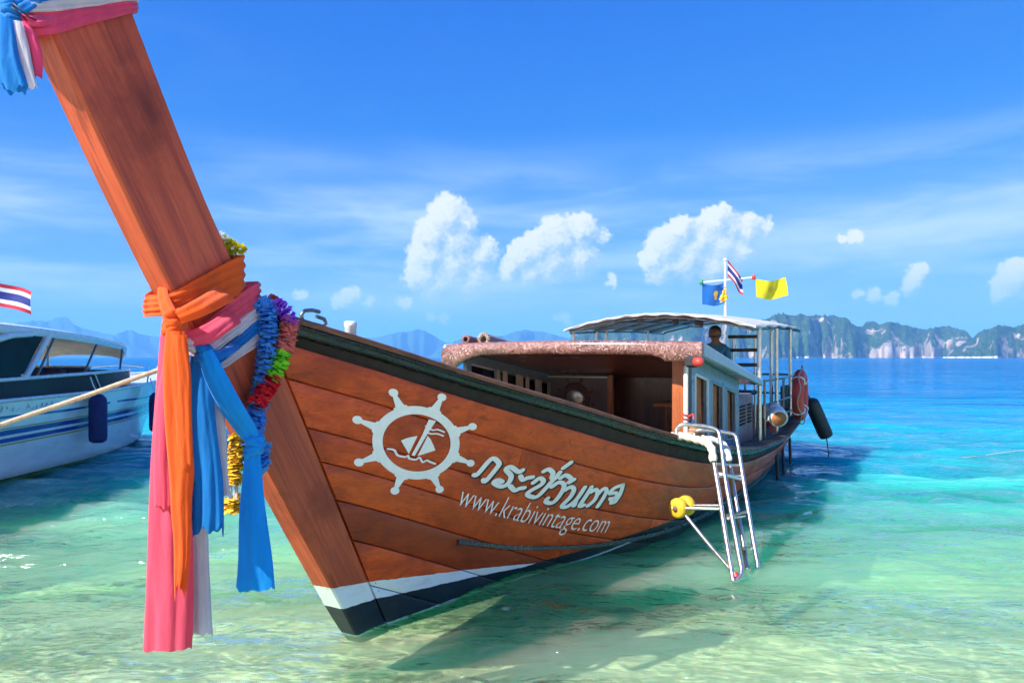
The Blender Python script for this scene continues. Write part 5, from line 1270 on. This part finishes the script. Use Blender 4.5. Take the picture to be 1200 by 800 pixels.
for sd in (1, -1):
    for y0, y1 in ((4.85, 5.2), (6.05, 6.45), (7.15, 7.55)):
        st_ = MB(); st_.tube([Vector((sd * 1.2, y0, zc1(y0))), Vector((sd * min(1.26, float(cw(y1)) - .02), y1, float(cz(y1)) - .07))], .018, 8); st_.build('canopy_strut', m_dsteel, sb)
for x_, y_, r in ((.75, 5.0, .17), (.0, 5.15, .17)):
    se = MB(); se.lathe([(0, -.05), (r * .7, -.05), (r, 0), (r * .7, .06), (0, .06)], Vector((x_, y_, 1.42)), (0, -1, .15), 20); so = se.build('helm_seat', m_black, sb)
    se = MB(); se.tube([Vector((x_ + (r + .01) * math.cos(t), y_, 1.42 + (r + .01) * math.sin(t))) for t in np.linspace(0, 2 * math.pi, 25)[:-1]], .035, 8, True); se.build('seat_rim', m_gel, so)
    se = MB(); se.tube([Vector((x_, y_, 1.28)), Vector((x_, y_, .6))], .05, 8); se.build('seat_post', m_gel, so)
for y_, w_ in ((6.0, .5), (6.7, .6)):
    cu_ = MB(); cu_.box(Vector((.35, y_, 1.42)), (1.1, .16, .20), None, .05); cu_.build('seat_back', plain('navy_vinyl_%d' % int(y_ * 10), (.012, .02, .08), .5), sb)
for y_ in (5.6, 7.35):
    cu_ = MB(); cu_.box(Vector((-.2, y_, 1.50)), (1.5, .12, .08), None, .03); cu_.tube([Vector((-.9, y_, 1.5)), Vector((-.9, y_, 1.88)), Vector((-.2, y_, 1.88)), Vector((-.2, y_, 1.5))], .02, 6); cu_.build('bench_frame', m_cream, sb)
tr_ = MB(); tr_.tube([Vector((-1.18, y_, 1.62)) for y_ in np.linspace(3, 7.6, 12)], .022, 6); tr_.build('far_rail', m_dsteel, sb)
brl = MB()
for sd in (1, -1):
    brl.tube(spline([Vector((sd * (float(hw_g(yq)) - .06), yq, float(zg(yq)) + h)) for yq, h in ((8.1, 0), (8.25, .16), (8.9, .20), (9.6, .20), (10.3, .20), (10.7, .14))], 30), .014, 8)
    for yq in (8.9, 9.6, 10.3): brl.tube([Vector((sd * (float(hw_g(yq)) - .06), yq, float(zg(yq)))), Vector((sd * (float(hw_g(yq)) - .06), yq, float(zg(yq)) + .20))], .011, 6)
brl.build('bow_rail', m_steel, sb)
# small grey registration characters along the side
rgm = MB(); rg = random.Random(4)
for k in range(26):
    yq = 3.35 + k * .105
    if k in (8, 15): continue
    for q in range(rg.choice((2, 3))):
        a = (yq + rg.uniform(-.02, .03), rg.uniform(.965, 1.05)); b = (a[0] + rg.uniform(-.02, .035), rg.uniform(.965, 1.05))
        def sp(p): 
            f = (p[1] - .02) / (float(zg(p[0])) - .02); return Vector((lerp(float(hw_w(p[0])), float(hw_g(p[0])), max(f, 0) ** 1.15) + .012, p[0], p[1]))
        rgm.tube([sp(a), sp(((a[0] + b[0]) / 2 + .012, (a[1] + b[1]) / 2)), sp(b)], .005, 5)
rgm.build('registration_lettering', plain('grey_print', (.34, .40, .44), .6), sb)
lmpb = MB(); lmpb.tube([Vector((.5, 4.3, 2.2)), Vector((.5, 4.3, 2.34))], .015, 6); lmpb.tube([Vector((.5 + .07 * math.cos(t), 4.3, 2.40 + .07 * math.sin(t))) for t in np.linspace(0, 2 * math.pi, 20)[:-1]], .014, 6, True); lmpb.build('antenna_ring', m_black, sb)
fpm = MB(); fpm.tube([Vector((-.2, 5.5, 2.15)), Vector((-.22, 5.5, 3.02))], .016, 8); fpm.build('flag_pole', m_white, sb)
fo = flag('faded striped flag flying above the speedboat canopy', m_tri, Vector((SBX - .2, SBY + 5.5, 2.98)), (.86, .1, -.30), .36, .05, seedf=3); fo['group'] = 'flags on the speedboat'; del fo['group']
m_fnd = plain('navy_fender_cover', (.008, .018, .12), .8, var=.2, bump=.2, scale=12)
def sfender(label, p, r, h):
    ob = empty('fender', p, 0, label, 'fender'); mb = MB(); mb.lathe([(0, 0), (r * .5, -.02), (r * .9, -.08), (r, -.16), (r, -h + .1), (r * .92, -h + .03), (r * .6, -h), (0, -h)], (0, 0, 0), seg=20); mb.build('cover', m_fnd, ob)
    mb = MB(); mb.tube([Vector((0, 0, -.02)), Vector((-r * .6, 0, .14)), Vector((-r * .9, 0, .26))], .01, 6); mb.build('lanyard', m_gel, ob)
sfender('navy fender hanging amidships on the white speedboat', Vector((SBX + 1.44 + .13, 11.8, 1.12)), .135, .78)
sfender('navy fender hanging near the bow of the white speedboat', Vector((SBX + 1.30 + .14, 14.0, 1.04)), .125, .74)

# thin line afloat on the water
fl2 = MB(); fl2.tube(spline([Wp(1128, 538, 12.35), Wp(1160, 534.5, 12.75), Wp(1200, 530, 13.2), Wp(1280, 521, 14.4), Wp(1420, 512, 15.8)], 60), .014, 6)
fl2.v = [(x, y, z * .1 + .035 + .012 * math.sin(x * 3)) for x, y, z in fl2.v]
tag(fl2.build('floating_rope', m_rope), 'thin pale rope floating on the blue water away from the boats', 'rope')
